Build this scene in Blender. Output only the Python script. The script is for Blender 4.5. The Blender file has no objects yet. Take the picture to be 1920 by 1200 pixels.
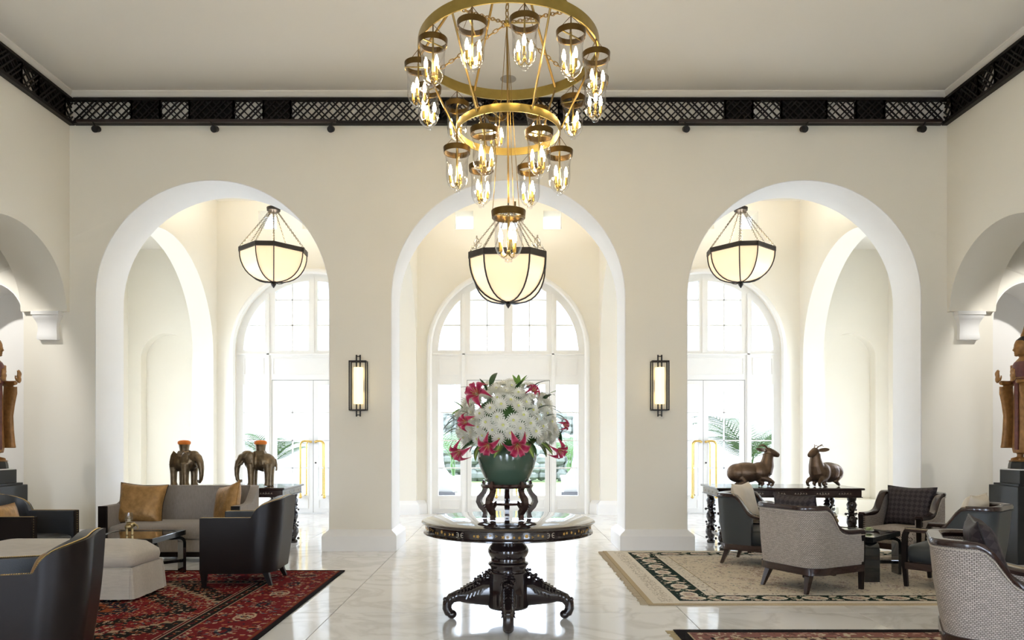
import bpy, bmesh, math, random
import numpy as np
from mathutils import Vector, Matrix
from mathutils.geometry import tessellate_polygon
PI = math.pi
random.seed(7)
scene = bpy.context.scene
COL = scene.collection

# ------------------------------------------------------------------ camera
F_PX, CX, CY, EYE = 1345.0, 953.0, 828.0, 1.42
cam_data = bpy.data.cameras.new('camera')
cam = bpy.data.objects.new('camera', cam_data); COL.objects.link(cam)
cam.location = (0, 0, EYE); cam.rotation_euler = (PI / 2, 0, 0)
cam_data.sensor_width = 36.0
cam_data.lens = 36.0 * F_PX / 1920.0
cam_data.shift_x = (960 - CX) / 1920.0
cam_data.shift_y = (CY - 600) / 1920.0
cam_data.clip_end = 300
scene.camera = cam

# ------------------------------------------------------------------ world, exposure
SKY = 9.8
world = bpy.data.worlds.new('world'); scene.world = world; world.use_nodes = True
wn = world.node_tree.nodes; wn['Background'].inputs[0].default_value = (0.80, 0.925, 1.13, 1)
wn['Background'].inputs[1].default_value = SKY
vs = scene.view_settings
vs.view_transform = 'Standard'; vs.look = 'None'; vs.exposure = 0.58; vs.gamma = 1.0; vs.use_curve_mapping = False
cy = scene.cycles
cy.max_bounces = 12; cy.diffuse_bounces = 7; cy.glossy_bounces = 5; cy.transmission_bounces = 8
cy.transparent_max_bounces = 24; cy.caustics_reflective = False; cy.caustics_refractive = False
cy.sample_clamp_indirect = 6.0; cy.use_denoising = True

def portal(loc, sx, sz, rot):
    """sampling portal for daylight in a window opening (emits nothing itself)"""
    l = bpy.data.lights.new('daylight_portal', 'AREA'); l.shape = 'RECTANGLE'; l.size = sx; l.size_y = sz
    l.cycles.is_portal = True
    o = bpy.data.objects.new('daylight_portal', l); COL.objects.link(o); o.location = loc; o.rotation_euler = rot
    return o
BAY = 3.865
for bx in (-BAY, 0, BAY):
    portal((bx, 14.55, 2.4), 3.0, 4.7, (-PI / 2, 0, 0))       # entrance windows, facing the hall
    portal((bx, -3.3, 1.55), 1.7, 3.1, (PI / 2, 0, 0))         # added windows behind the viewer, fill light for the hall
for sx in (-1, 1):
    portal((sx * 7.66, 11.9, 2.0), 2.0, 3.9, (PI / 2, 0, sx * PI / 2))  # added side-bay windows, out of view
    pass

# ------------------------------------------------------------------ helpers
def AT(px, py, d):
    return Vector(((px - CX) * d / F_PX, d, EYE + (CY - py) * d / F_PX))

class MB:
    def __init__(s): s.v = []; s.f = []; s.uv = None; s.col = None
    def add(s, vs_, fs_, M=None):
        b = len(s.v)
        if M is not None: vs_ = [M @ Vector(p) for p in vs_]
        s.v.extend([tuple(p) for p in vs_]); s.f.extend([tuple(i + b for i in f) for f in fs_]); return s
    def box(s, x0, x1, y0, y1, z0, z1, M=None):
        v = [(x0,y0,z0),(x1,y0,z0),(x1,y1,z0),(x0,y1,z0),(x0,y0,z1),(x1,y0,z1),(x1,y1,z1),(x0,y1,z1)]
        return s.add(v, [(0,3,2,1),(4,5,6,7),(0,1,5,4),(1,2,6,5),(2,3,7,6),(3,0,4,7)], M)
    def taper(s, c0, h0, c1, h1, M=None):
        """square post between two centres with half sizes h0=(hx,hy), h1"""
        v = []
        for c, h in ((c0, h0), (c1, h1)):
            for a, b in ((-1,-1),(1,-1),(1,1),(-1,1)): v.append((c[0]+a*h[0], c[1]+b*h[1], c[2]))
        return s.add(v, [(3,2,1,0),(4,5,6,7),(0,1,5,4),(1,2,6,5),(2,3,7,6),(3,0,4,7)], M)
    def tube(s, pts, r, n=8, closed=False, M=None, flat=1.0):
        pts = [Vector(p) for p in pts]; m = len(pts)
        rs = r if isinstance(r, (list, tuple)) else [r] * m
        tans = []
        for i in range(m):
            a = pts[i-1] if (i > 0 or closed) else pts[i]
            b = pts[(i+1) % m] if (i < m-1 or closed) else pts[i]
            t = b - a; tans.append(t.normalized() if t.length > 1e-9 else Vector((0,0,1)))
        up = Vector((0,0,1)) if abs(tans[0].z) < .9 else Vector((0,1,0))
        nrm = (up - tans[0]*up.dot(tans[0])).normalized()
        vs_, fs_ = [], []
        for i in range(m):
            nrm = nrm - tans[i]*nrm.dot(tans[i])
            nrm = nrm.normalized() if nrm.length > 1e-6 else tans[i].orthogonal().normalized()
            bi = tans[i].cross(nrm)
            for k in range(n):
                a = 2*PI*k/n + PI/n
                vs_.append(pts[i] + (nrm*math.cos(a) + bi*math.sin(a)*flat)*rs[i])
        for i in range(m if closed else m-1):
            j = (i+1) % m
            for k in range(n):
                fs_.append((i*n+k, i*n+(k+1) % n, j*n+(k+1) % n, j*n+k))
        if not closed:
            fs_.append(tuple(range(n-1, -1, -1))); fs_.append(tuple((m-1)*n+k for k in range(n)))
        return s.add(vs_, fs_, M)
    def cyl(s, p0, p1, r0, r1=None, n=12, M=None):
        return s.tube([p0, p1], [r0, r0 if r1 is None else r1], n, M=M)
    def lathe(s, prof, n=32, c=(0,0,0), M=None, cap=True):
        vs_, fs_ = [], []
        for (r, z) in prof:
            for k in range(n):
                a = 2*PI*k/n; vs_.append((c[0]+r*math.cos(a), c[1]+r*math.sin(a), c[2]+z))
        m = len(prof)
        for i in range(m-1):
            for k in range(n): fs_.append((i*n+k, i*n+(k+1) % n, (i+1)*n+(k+1) % n, (i+1)*n+k))
        if cap:
            fs_.append(tuple(range(n-1,-1,-1))); fs_.append(tuple((m-1)*n+k for k in range(n)))
        return s.add(vs_, fs_, M)
    def ball(s, c, r, nu=14, nv=9, M=None):
        if not isinstance(r, (tuple, list)): r = (r, r, r)
        vs_ = [(c[0], c[1], c[2]-r[2])]; fs_ = []
        for j in range(1, nv):
            b = -PI/2 + PI*j/nv
            for k in range(nu):
                a = 2*PI*k/nu
                vs_.append((c[0]+r[0]*math.cos(b)*math.cos(a), c[1]+r[1]*math.cos(b)*math.sin(a), c[2]+r[2]*math.sin(b)))
        vs_.append((c[0], c[1], c[2]+r[2])); L = len(vs_)-1
        for k in range(nu): fs_.append((0, 1+(k+1) % nu, 1+k))
        for j in range(nv-2):
            for k in range(nu):
                a = 1+j*nu
                fs_.append((a+k, a+(k+1) % nu, a+nu+(k+1) % nu, a+nu+k))
        for k in range(nu): fs_.append((L, 1+(nv-2)*nu+k, 1+(nv-2)*nu+(k+1) % nu))
        return s.add(vs_, fs_, M)
    def poly(s, loops, t0, t1, mp, M=None):
        """extrude a flat outline (first loop) with holes; mp(u, w, t) -> xyz"""
        flat = [p for L in loops for p in L]; N = len(flat)
        tris = tessellate_polygon([[Vector((p[0], p[1], 0)) for p in L] for L in loops])
        vs_ = [mp(p[0], p[1], t0) for p in flat] + [mp(p[0], p[1], t1) for p in flat]
        fs_ = [tuple(t) for t in tris] + [tuple(i+N for i in reversed(t)) for t in tris]
        b = 0
        for L in loops:
            m = len(L)
            for i in range(m):
                j = (i+1) % m; fs_.append((b+i, b+j, b+j+N, b+i+N))
            b += m
        return s.add(vs_, fs_, M)
    def sweep(s, pts, prof, closed=False, up=(0,0,1), scl=None, M=None, cap=True):
        """sweep a 2D profile (a: sideways, b: up) along pts"""
        pts = [Vector(p) for p in pts]; up = Vector(up); m = len(pts); n = len(prof); vs_, fs_ = [], []
        for i in range(m):
            a = pts[i-1] if (i > 0 or closed) else pts[i]
            b = pts[(i+1) % m] if (i < m-1 or closed) else pts[i]
            t = (b-a).normalized(); sd = t.cross(up)
            sd = sd.normalized() if sd.length > 1e-6 else Vector((1,0,0))
            u2 = sd.cross(t); k = scl[i] if scl else 1.0
            for (p, q) in prof: vs_.append(pts[i] + sd*(p*k) + u2*(q*k))
        for i in range(m if closed else m-1):
            j = (i+1) % m
            for k in range(n): fs_.append((i*n+k, j*n+k, j*n+(k+1) % n, i*n+(k+1) % n))
        if not closed and cap:
            fs_.append(tuple(range(n))); fs_.append(tuple((m-1)*n+k for k in range(n-1,-1,-1)))
        return s.add(vs_, fs_, M)
    def mesh(s, name, smooth=True, angle=38, fix=True):
        me = bpy.data.meshes.new(name); me.from_pydata(s.v, [], s.f)
        if s.uv is not None:
            uvl = me.uv_layers.new(name='UVMap'); li = np.zeros(len(me.loops), dtype=np.int32)
            me.loops.foreach_get('vertex_index', li)
            uvl.data.foreach_set('uv', np.array(s.uv, dtype=np.float32)[li].ravel())
        if s.col is not None:
            ca = me.color_attributes.new('Col', 'FLOAT_COLOR', 'POINT')
            c = np.ones((len(s.v), 4), dtype=np.float32); c[:, :3] = np.array(s.col, dtype=np.float32)
            ca.data.foreach_set('color', c.ravel())
        if fix:
            bm = bmesh.new(); bm.from_mesh(me); bmesh.ops.recalc_face_normals(bm, faces=bm.faces); bm.to_mesh(me); bm.free()
        if smooth:
            me.polygons.foreach_set('use_smooth', [True]*len(me.polygons)); me.set_sharp_from_angle(angle=math.radians(angle))
        me.update(); return me
    def obj(s, name, mat, parent=None, smooth=True, angle=38, bevel=0, loc=None, rotz=None, fix=True):
        me = s.mesh(name, smooth, angle, fix)
        if mat: me.materials.append(mat)
        o = bpy.data.objects.new(name, me); COL.objects.link(o)
        if parent is not None: o.parent = parent
        if loc is not None: o.location = loc
        if rotz is not None: o.rotation_euler = (0, 0, rotz)
        if bevel:
            b = o.modifiers.new('bevel', 'BEVEL'); b.width = bevel; b.segments = 2; b.limit_method = 'ANGLE'; b.angle_limit = math.radians(40)
        return o

def link_mesh(name, me, parent=None, M=None):
    o = bpy.data.objects.new(name, me); COL.objects.link(o)
    if parent is not None: o.parent = parent
    if M is not None: o.matrix_local = M
    return o
def thing(name, label, cat, loc=(0,0,0), rotz=0, group=None):
    o = bpy.data.objects.new(name, None); COL.objects.link(o); o.empty_display_size = .1
    o.location = loc; o.rotation_euler = (0, 0, rotz); tag(o, label, cat, group); return o
def tag(o, label, cat, group=None):
    o['label'] = label; o['category'] = cat
    if group: o['group'] = group
    return o
def struct(o): o['kind'] = 'structure'; return o
def stuff(o): o['kind'] = 'stuff'; return o
def struct_empty(name, loc=(0,0,0)):
    o = bpy.data.objects.new(name, None); COL.objects.link(o); o.location = loc; return struct(o)
def copy_tree(o, parent=None):
    c = o.copy(); COL.objects.link(c)
    if parent is not None: c.parent = parent
    for ch in [q for q in bpy.data.objects if q.parent == o]: copy_tree(ch, c)
    return c
def arc(c0, c1, r0, r1, a0, a1, n):
    return [(c0 + r0*math.cos(a0+(a1-a0)*i/n), c1 + r1*math.sin(a0+(a1-a0)*i/n)) for i in range(n+1)]
def RT(loc, rz=0, ry=0, rx=0, s=1):
    return Matrix.Translation(loc) @ Matrix.Rotation(rz,4,'Z') @ Matrix.Rotation(ry,4,'Y') @ Matrix.Rotation(rx,4,'X') @ Matrix.Scale(s,4)
def smoothstep(t): t = max(0, min(1, t)); return t*t*(3-2*t)

# ------------------------------------------------------------------ materials
MATS = {}
def mat(name, col, rough=.5, metal=0.0, var=0.06, vscale=6.0, bump=0.0, bscale=60.0, coat=0.0, emit=None, estr=0.0, spec=None, sheen=0.0, trans=0.0, stretch=None):
    m = bpy.data.materials.new(name); m.use_nodes = True; nt = m.node_tree; N = nt.nodes; L = nt.links
    b = N['Principled BSDF']; b.inputs['Roughness'].default_value = rough; b.inputs['Metallic'].default_value = metal
    if spec is not None: b.inputs['Specular IOR Level'].default_value = spec
    if coat: b.inputs['Coat Weight'].default_value = coat; b.inputs['Coat Roughness'].default_value = .04
    if sheen: b.inputs['Sheen Weight'].default_value = sheen
    if trans: b.inputs['Transmission Weight'].default_value = trans
    tc = N.new('ShaderNodeTexCoord'); src = tc.outputs['Object']
    if stretch:
        mp = N.new('ShaderNodeMapping'); mp.inputs['Scale'].default_value = stretch; L.new(src, mp.inputs[0]); src = mp.outputs[0]
    nz = N.new('ShaderNodeTexNoise'); nz.inputs['Scale'].default_value = vscale; nz.inputs['Detail'].default_value = 4
    L.new(src, nz.inputs['Vector'])
    mx = N.new('ShaderNodeMix'); mx.data_type = 'RGBA'
    lo = [max(0, c*(1-var)) for c in col[:3]]; hi = [min(1, c*(1+var)) for c in col[:3]]
    mx.inputs['A'].default_value = (*lo, 1); mx.inputs['B'].default_value = (*hi, 1)
    L.new(nz.outputs['Fac'], mx.inputs['Factor']); L.new(mx.outputs['Result'], b.inputs['Base Color'])
    if emit: b.inputs['Emission Color'].default_value = (*emit, 1); b.inputs['Emission Strength'].default_value = estr
    if bump:
        n2 = N.new('ShaderNodeTexNoise'); n2.inputs['Scale'].default_value = bscale; n2.inputs['Detail'].default_value = 3
        L.new(src, n2.inputs['Vector'])
        bp = N.new('ShaderNodeBump'); bp.inputs['Strength'].default_value = bump; bp.inputs['Distance'].default_value = .01
        L.new(n2.outputs['Fac'], bp.inputs['Height']); L.new(bp.outputs['Normal'], b.inputs['Normal'])
    MATS[name] = m; return m
def attr_mat(name, rough=.9, spec=.1, bump=.25, bscale=400, sheen=0):
    m = mat(name, (.5,.5,.5), rough, spec=spec, bump=bump, bscale=bscale, sheen=sheen); nt = m.node_tree
    a = nt.nodes.new('ShaderNodeVertexColor'); a.layer_name = 'Col'
    nz = [n for n in nt.nodes if n.type == 'TEX_NOISE'][0]; nz.inputs['Scale'].default_value = 90
    hs = nt.nodes.new('ShaderNodeHueSaturation'); mr = nt.nodes.new('ShaderNodeMapRange')
    mr.inputs['To Min'].default_value = .8; mr.inputs['To Max'].default_value = 1.2
    nt.links.new(nz.outputs['Fac'], mr.inputs['Value']); nt.links.new(mr.outputs[0], hs.inputs['Value'])
    nt.links.new(a.outputs['Color'], hs.inputs['Color'])
    nt.links.new(hs.outputs['Color'], nt.nodes['Principled BSDF'].inputs['Base Color']); return m
def glass_mat(name, tint=(1,1,1), base=.04, rough=.02, edge=.45, power=4.0):
    """thin clear pane: see-through with a view-angle sheen (plain Fresnel reflection)"""
    m = bpy.data.materials.new(name); m.use_nodes = True; nt = m.node_tree; N = nt.nodes; L = nt.links
    N.remove(N['Principled BSDF']); out = N['Material Output']
    t = N.new('ShaderNodeBsdfTransparent'); t.inputs[0].default_value = (*tint, 1)
    g = N.new('ShaderNodeBsdfGlossy'); g.inputs['Roughness'].default_value = rough
    fr = N.new('ShaderNodeLayerWeight'); fr.inputs[0].default_value = .5
    pw_ = N.new('ShaderNodeMath'); pw_.operation = 'POWER'; pw_.inputs[1].default_value = power; L.new(fr.outputs['Facing'], pw_.inputs[0])
    ad = N.new('ShaderNodeMath'); ad.operation = 'MULTIPLY_ADD'; ad.inputs[1].default_value = edge; ad.inputs[2].default_value = base; ad.use_clamp = True
    L.new(pw_.outputs[0], ad.inputs[0])
    mx = N.new('ShaderNodeMixShader'); L.new(ad.outputs[0], mx.inputs[0]); L.new(t.outputs[0], mx.inputs[1]); L.new(g.outputs[0], mx.inputs[2])
    L.new(mx.outputs[0], out.inputs[0]); return m
def emis_mat(name, col, s):
    m = bpy.data.materials.new(name); m.use_nodes = True; N = m.node_tree.nodes; N.remove(N['Principled BSDF'])
    e = N.new('ShaderNodeEmission'); e.inputs[0].default_value = (*col, 1); e.inputs[1].default_value = s
    m.node_tree.links.new(e.outputs[0], N['Material Output'].inputs[0]); return m
def marble_mat(name):
    m = bpy.data.materials.new(name); m.use_nodes = True; nt = m.node_tree; N = nt.nodes; L = nt.links
    b = N['Principled BSDF']; b.inputs['Roughness'].default_value = .085; b.inputs['Specular IOR Level'].default_value = .75
    geo = N.new('ShaderNodeNewGeometry'); oi = N.new('ShaderNodeObjectInfo')
    ml = N.new('ShaderNodeMath'); ml.operation = 'MULTIPLY'; ml.inputs[1].default_value = 37.0; L.new(oi.outputs['Random'], ml.inputs[0])
    cb = N.new('ShaderNodeCombineXYZ'); L.new(ml.outputs[0], cb.inputs['Z']); L.new(ml.outputs[0], cb.inputs['X'])
    ad = N.new('ShaderNodeVectorMath'); L.new(geo.outputs['Position'], ad.inputs[0]); L.new(cb.outputs[0], ad.inputs[1])
    n1 = N.new('ShaderNodeTexNoise'); n1.inputs['Scale'].default_value = 1.3; n1.inputs['Detail'].default_value = 8; n1.inputs['Distortion'].default_value = 1.6
    L.new(ad.outputs[0], n1.inputs['Vector'])
    r1 = N.new('ShaderNodeValToRGB'); e = r1.color_ramp.elements
    e[0].position = .40; e[0].color = (.90,.885,.86,1); e[1].position = .54; e[1].color = (.90,.885,.86,1)
    x = r1.color_ramp.elements.new(.475); x.color = (.76,.74,.71,1)
    L.new(n1.outputs['Fac'], r1.inputs[0])
    n2 = N.new('ShaderNodeTexNoise'); n2.inputs['Scale'].default_value = .7; n2.inputs['Detail'].default_value = 5; L.new(ad.outputs[0], n2.inputs['Vector'])
    mx = N.new('ShaderNodeMix'); mx.data_type = 'RGBA'; mx.blend_type = 'MULTIPLY'; mx.inputs['Factor'].default_value = .5
    r2 = N.new('ShaderNodeValToRGB'); r2.color_ramp.elements[0].position = .3; r2.color_ramp.elements[0].color = (.88,.87,.85,1); r2.color_ramp.elements[1].position = .7; r2.color_ramp.elements[1].color = (1,1,1,1)
    L.new(n2.outputs['Fac'], r2.inputs[0]); L.new(r1.outputs[0], mx.inputs['A']); L.new(r2.outputs[0], mx.inputs['B'])
    L.new(mx.outputs['Result'], b.inputs['Base Color']); return m
def weave_mat(name, c1, c2, dark, sx, sy):
    """basket weave on the UV length/height of a chair panel (metres)"""
    m = bpy.data.materials.new(name); m.use_nodes = True; nt = m.node_tree; N = nt.nodes; L = nt.links
    b = N['Principled BSDF']; b.inputs['Roughness'].default_value = .85; b.inputs['Specular IOR Level'].default_value = .15
    uv = N.new('ShaderNodeUVMap'); uv.uv_map = 'UVMap'
    br = N.new('ShaderNodeTexBrick'); br.inputs['Scale'].default_value = 1.0; br.inputs['Brick Width'].default_value = sx; br.inputs['Row Height'].default_value = sy
    br.inputs['Mortar Size'].default_value = .0016; br.inputs['Mortar Smooth'].default_value = .6; br.inputs['Bias'].default_value = 0
    br.inputs['Color1'].default_value = (*c1, 1); br.inputs['Color2'].default_value = (*c2, 1); br.inputs['Mortar'].default_value = (*dark, 1)
    L.new(uv.outputs[0], br.inputs['Vector'])
    nz = N.new('ShaderNodeTexNoise'); nz.inputs['Scale'].default_value = 60; L.new(uv.outputs[0], nz.inputs['Vector'])
    mp = N.new('ShaderNodeMapping'); mp.inputs['Scale'].default_value = (.25, 4, 1); L.new(uv.outputs[0], mp.inputs[0]); L.new(mp.outputs[0], nz.inputs['Vector'])
    hs = N.new('ShaderNodeHueSaturation'); mr = N.new('ShaderNodeMapRange'); mr.inputs['To Min'].default_value = .6; mr.inputs['To Max'].default_value = 1.35
    L.new(nz.outputs['Fac'], mr.inputs['Value']); L.new(mr.outputs[0], hs.inputs['Value']); L.new(br.outputs['Color'], hs.inputs['Color'])
    L.new(hs.outputs[0], b.inputs['Base Color'])
    bp = N.new('ShaderNodeBump'); bp.inputs['Strength'].default_value = .5; bp.inputs['Distance'].default_value = .004; bp.invert = True
    L.new(br.outputs['Fac'], bp.inputs['Height']); L.new(bp.outputs[0], b.inputs['Normal']); return m
def quilt_mat(name, c1, c2, scale, rough=.6):
    m = bpy.data.materials.new(name); m.use_nodes = True; nt = m.node_tree; N = nt.nodes; L = nt.links
    b = N['Principled BSDF']; b.inputs['Roughness'].default_value = rough; b.inputs['Specular IOR Level'].default_value = .3
    uv = N.new('ShaderNodeUVMap'); uv.uv_map = 'UVMap'; mp = N.new('ShaderNodeMapping'); mp.inputs['Rotation'].default_value = (0,0,PI/4)
    L.new(uv.outputs[0], mp.inputs[0])
    ck = N.new('ShaderNodeTexChecker'); ck.inputs['Scale'].default_value = scale; ck.inputs['Color1'].default_value = (*c1,1); ck.inputs['Color2'].default_value = (*c2,1)
    L.new(mp.outputs[0], ck.inputs[0]); L.new(ck.outputs[0], b.inputs['Base Color'])
    bp = N.new('ShaderNodeBump'); bp.inputs['Strength'].default_value = .3; bp.inputs['Distance'].default_value = .004
    L.new(ck.outputs['Fac'], bp.inputs['Height']); L.new(bp.outputs[0], b.inputs['Normal']); return m

M_WALL = mat('cream_wall_paint', (.84,.805,.715), .7, var=.025, vscale=1.5, bump=.04, bscale=200, spec=.2)
M_WHITE = mat('white_trim_paint', (.88,.875,.865), .5, var=.015, bump=.02, spec=.3)
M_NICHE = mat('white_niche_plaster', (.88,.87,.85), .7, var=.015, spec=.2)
M_CEIL = mat('ceiling_paint', (.80,.765,.695), .8, var=.015, vscale=1, spec=.1)
M_FRAME = mat('white_window_paint', (.87,.86,.83), .4, var=.015)
M_MARBLE = marble_mat('white_marble')
M_JOINT = mat('floor_joint', (.42,.39,.35), .6)
M_PANE = glass_mat('window_glass', (.98,.985,.985), .0)
M_JAR = glass_mat('bell_jar_glass', (.97,.97,.98), .06, .02, .7, 2.2)
M_CLEAR = glass_mat('clear_glass', (.96,.97,.96), .06, .01)
M_EBONY = mat('ebonised_wood', (.012,.010,.009), .35, var=.3, vscale=8, spec=.4)
M_FRIEZE = mat('black_lattice_wood', (.010,.008,.008), .5, var=.3, spec=.3)
M_FRIEZE_B = mat('black_backing', (.006,.006,.006), .8, spec=.1)
M_TRACK = mat('dark_brown_track', (.028,.018,.017), .4)
M_MAHOG = mat('dark_mahogany', (.028,.012,.010), .22, var=.35, vscale=5, coat=.5, stretch=(1,1,4))
M_ROSEW = mat('rosewood_polish', (.016,.009,.009), .14, var=.4, vscale=9, coat=.6, bump=.05, bscale=30)
M_ROSEW_TOP = mat('rosewood_table_top', (.020,.011,.009), .06, var=.4, vscale=4, coat=1.0)
M_STAND = mat('carved_reddish_wood', (.040,.017,.013), .2, var=.35, vscale=9, coat=.5)
M_CHWOOD = mat('espresso_veneer', (.010,.0062,.0052), .34, var=.25, vscale=4, spec=.22)
M_BRASS = mat('aged_brass', (.36,.262,.075), .32, 1.0, var=.28, vscale=9, bump=.05, bscale=40)
M_BRASSD = mat('dark_brass', (.15,.09,.03), .28, 1.0, var=.45, vscale=14, bump=.05, bscale=40)
M_BRONZEROD = mat('bronze_rod', (.30,.20,.07), .35, 1.0, var=.3)
M_GOLD = mat('polished_brass_handle', (.78,.55,.18), .15, 1.0, var=.05)
M_IRON = mat('dark_iron', (.030,.026,.025), .45, .6, var=.2)
M_CHAIN = mat('dark_chain', (.10,.085,.06), .4, .9)
M_NAIL = mat('brass_nails', (.75,.55,.24), .25, 1.0)
M_BULB = emis_mat('candle_bulb_glow', (1.0, .78, .46), 90.0)
M_LEATHER = mat('charcoal_leather', (.035,.038,.042), .38, var=.15, vscale=5, bump=.12, bscale=120, spec=.45)
M_GREYLEA = mat('slate_leather', (.045,.050,.052), .45, var=.1, vscale=5, bump=.08, bscale=150, spec=.4)
M_SOFA = mat('taupe_sofa_fabric', (.30,.262,.23), .8, var=.28, vscale=40, bump=.25, bscale=160, spec=.15, sheen=.2, stretch=(3,3,.4))
M_OTTO = mat('linen_ottoman_fabric', (.50,.445,.375), .75, var=.16, vscale=20, bump=.2, bscale=150, spec=.15, sheen=.3, stretch=(.5,3,3))
M_GOLDPIL = mat('gold_damask', (.36,.20,.07), .36, .35, var=.55, vscale=18, bump=.6, bscale=22, spec=.4)
M_CREAMPIL = mat('cream_silk', (.72,.62,.48), .45, var=.1, vscale=9, bump=.3, bscale=14)
M_DARKPIL = quilt_mat('plum_quilted_fabric', (.050,.038,.040), (.022,.016,.018), 22)
M_WEAVE = weave_mat('grey_basket_weave', (.58,.515,.465), (.47,.415,.37), (.07,.055,.05), .018, .011)
M_BLACKT = mat('black_lacquer', (.010,.011,.011), .12, var=.2, coat=.6)
M_TGLASS = mat('smoked_table_glass', (.012,.014,.014), .03, spec=.8, coat=1.0)
M_BRONZE = mat('bronze_statue', (.20,.145,.085), .34, .75, var=.55, vscale=22, bump=.3, bscale=45)
M_BRONZE2 = mat('brown_bronze_deer', (.17,.11,.07), .38, .7, var=.5, vscale=16, bump=.25, bscale=40)
M_ORANGE = mat('orange_velvet', (.75,.20,.02), .7, var=.25, vscale=30, bump=.3)
M_GILT = mat('worn_gilt_lacquer', (.34,.17,.055), .42, .35, var=.65, vscale=20, bump=.2, bscale=50)
M_HAIR = mat('black_lacquer_hair', (.015,.013,.013), .35)
M_MAROON = mat('maroon_lacquer', (.14,.035,.03), .45, .1, var=.6, vscale=26)
M_PLINTH = mat('black_plinth', (.014,.015,.015), .4, var=.2)
M_POT = mat('celadon_green_glaze', (.062,.105,.072), .10, var=.2, vscale=4, coat=.8)
M_PETALW = mat('white_petals', (.92,.91,.83), .6, var=.05, vscale=20)
def translucent(m, col, f):
    nt = m.node_tree; out = nt.nodes['Material Output']; p = nt.nodes['Principled BSDF']
    t = nt.nodes.new('ShaderNodeBsdfTranslucent'); t.inputs[0].default_value = (*col, 1); mx = nt.nodes.new('ShaderNodeMixShader'); mx.inputs[0].default_value = f
    nt.links.new(p.outputs[0], mx.inputs[1]); nt.links.new(t.outputs[0], mx.inputs[2]); nt.links.new(mx.outputs[0], out.inputs[0])
translucent(M_PETALW, (.92,.91,.84), .4)
M_PETALC = mat('yellow_green_centre', (.62,.62,.20), .7, var=.2)
M_LILY = attr_mat('pink_lily_petal', .5, .3, 0)
M_LEAFV = attr_mat('variegated_leaf', .4, .4, 0)
M_LEAF = mat('dark_green_leaf', (.055,.13,.03), .4, var=.35, vscale=14)
M_LEAFL = mat('bright_green_leaf', (.20,.36,.06), .45, var=.3, vscale=14)
M_PALM = mat('palm_green', (.06,.13,.025), .45, var=.4, vscale=8)
M_GRASS = mat('lawn_green', (.09,.14,.035), .9, var=.5, vscale=4)
M_HEDGE = mat('grey_green_hedge', (.13,.14,.12), .9, var=.7, vscale=5, bump=.8, bscale=9)
M_PAVE = mat('pale_paving', (.62,.60,.56), .7, var=.08, vscale=2)
M_PORTICO = mat('white_portico_paint', (.56,.555,.54), .7, var=.02)
M_STONE = mat('grey_stone_base', (.16,.16,.17), .7)
M_BOWL = mat('alabaster_lamp_glass', (.80,.70,.52), .35, var=.05, vscale=3, emit=(1.0,.72,.40), estr=.40)
M_SCONCE = mat('sconce_glass', (.85,.75,.5), .35, var=.03, emit=(1.0,.80,.42), estr=1.0)
M_VOTIVE = mat('tarnished_brass_figure', (.42,.31,.15), .3, .9, var=.5, vscale=60)
M_SILVER = mat('pewter_chain', (.34,.31,.25), .4, .8)
# ------------------------------------------------------------------ the hall: floor, walls, ceiling
HW, SW = 5.73, 6.33            # hall half width (inner / outer face of the side walls)
D1, D2, D3, D4 = 9.37, 10.05, 14.10, 14.50
ZC, ZV = 5.97, 6.15            # hall ceiling, entrance-bay ceiling
AR, AS = 1.533, 3.307          # great arches: radius, springing height
XO = 9.0                       # outer face of side aisles
mpY = lambda u, w, t: (u, t, w)
mpX = lambda u, w, t: (t, u, w)

fl = struct(MB().box(-9.6, 9.6, -3.4, 14.5, -.2, -.012).obj('floor', M_JOINT, smooth=False))
fl['label'] = 'white veined marble floor of large polished slabs'
ys = [-3.35, -1.4, .1, 1.55, 3.02, 4.48, 5.95, 7.41, 8.88, 10.60, 12.35, 14.10]
xs = [-9.5 + .0, -7.25, -5.8, -4.35, -2.9, -1.45, 0, 1.45, 2.9, 4.35, 5.8, 7.25, 9.5]
tile_cache = {}
for i in range(len(ys)-1):
    for j in range(len(xs)-1):
        w, h = xs[j+1]-xs[j]-.006, ys[i+1]-ys[i]-.006; k = (round(w,3), round(h,3))
        if k not in tile_cache:
            me = MB().box(-w/2, w/2, -h/2, h/2, -.02, 0).mesh('marble_slab', smooth=False); me.materials.append(M_MARBLE); tile_cache[k] = me
        o = link_mesh('marble_slab', tile_cache[k], fl); o.location = ((xs[j]+xs[j+1])/2, (ys[i]+ys[i+1])/2, 0)

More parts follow.
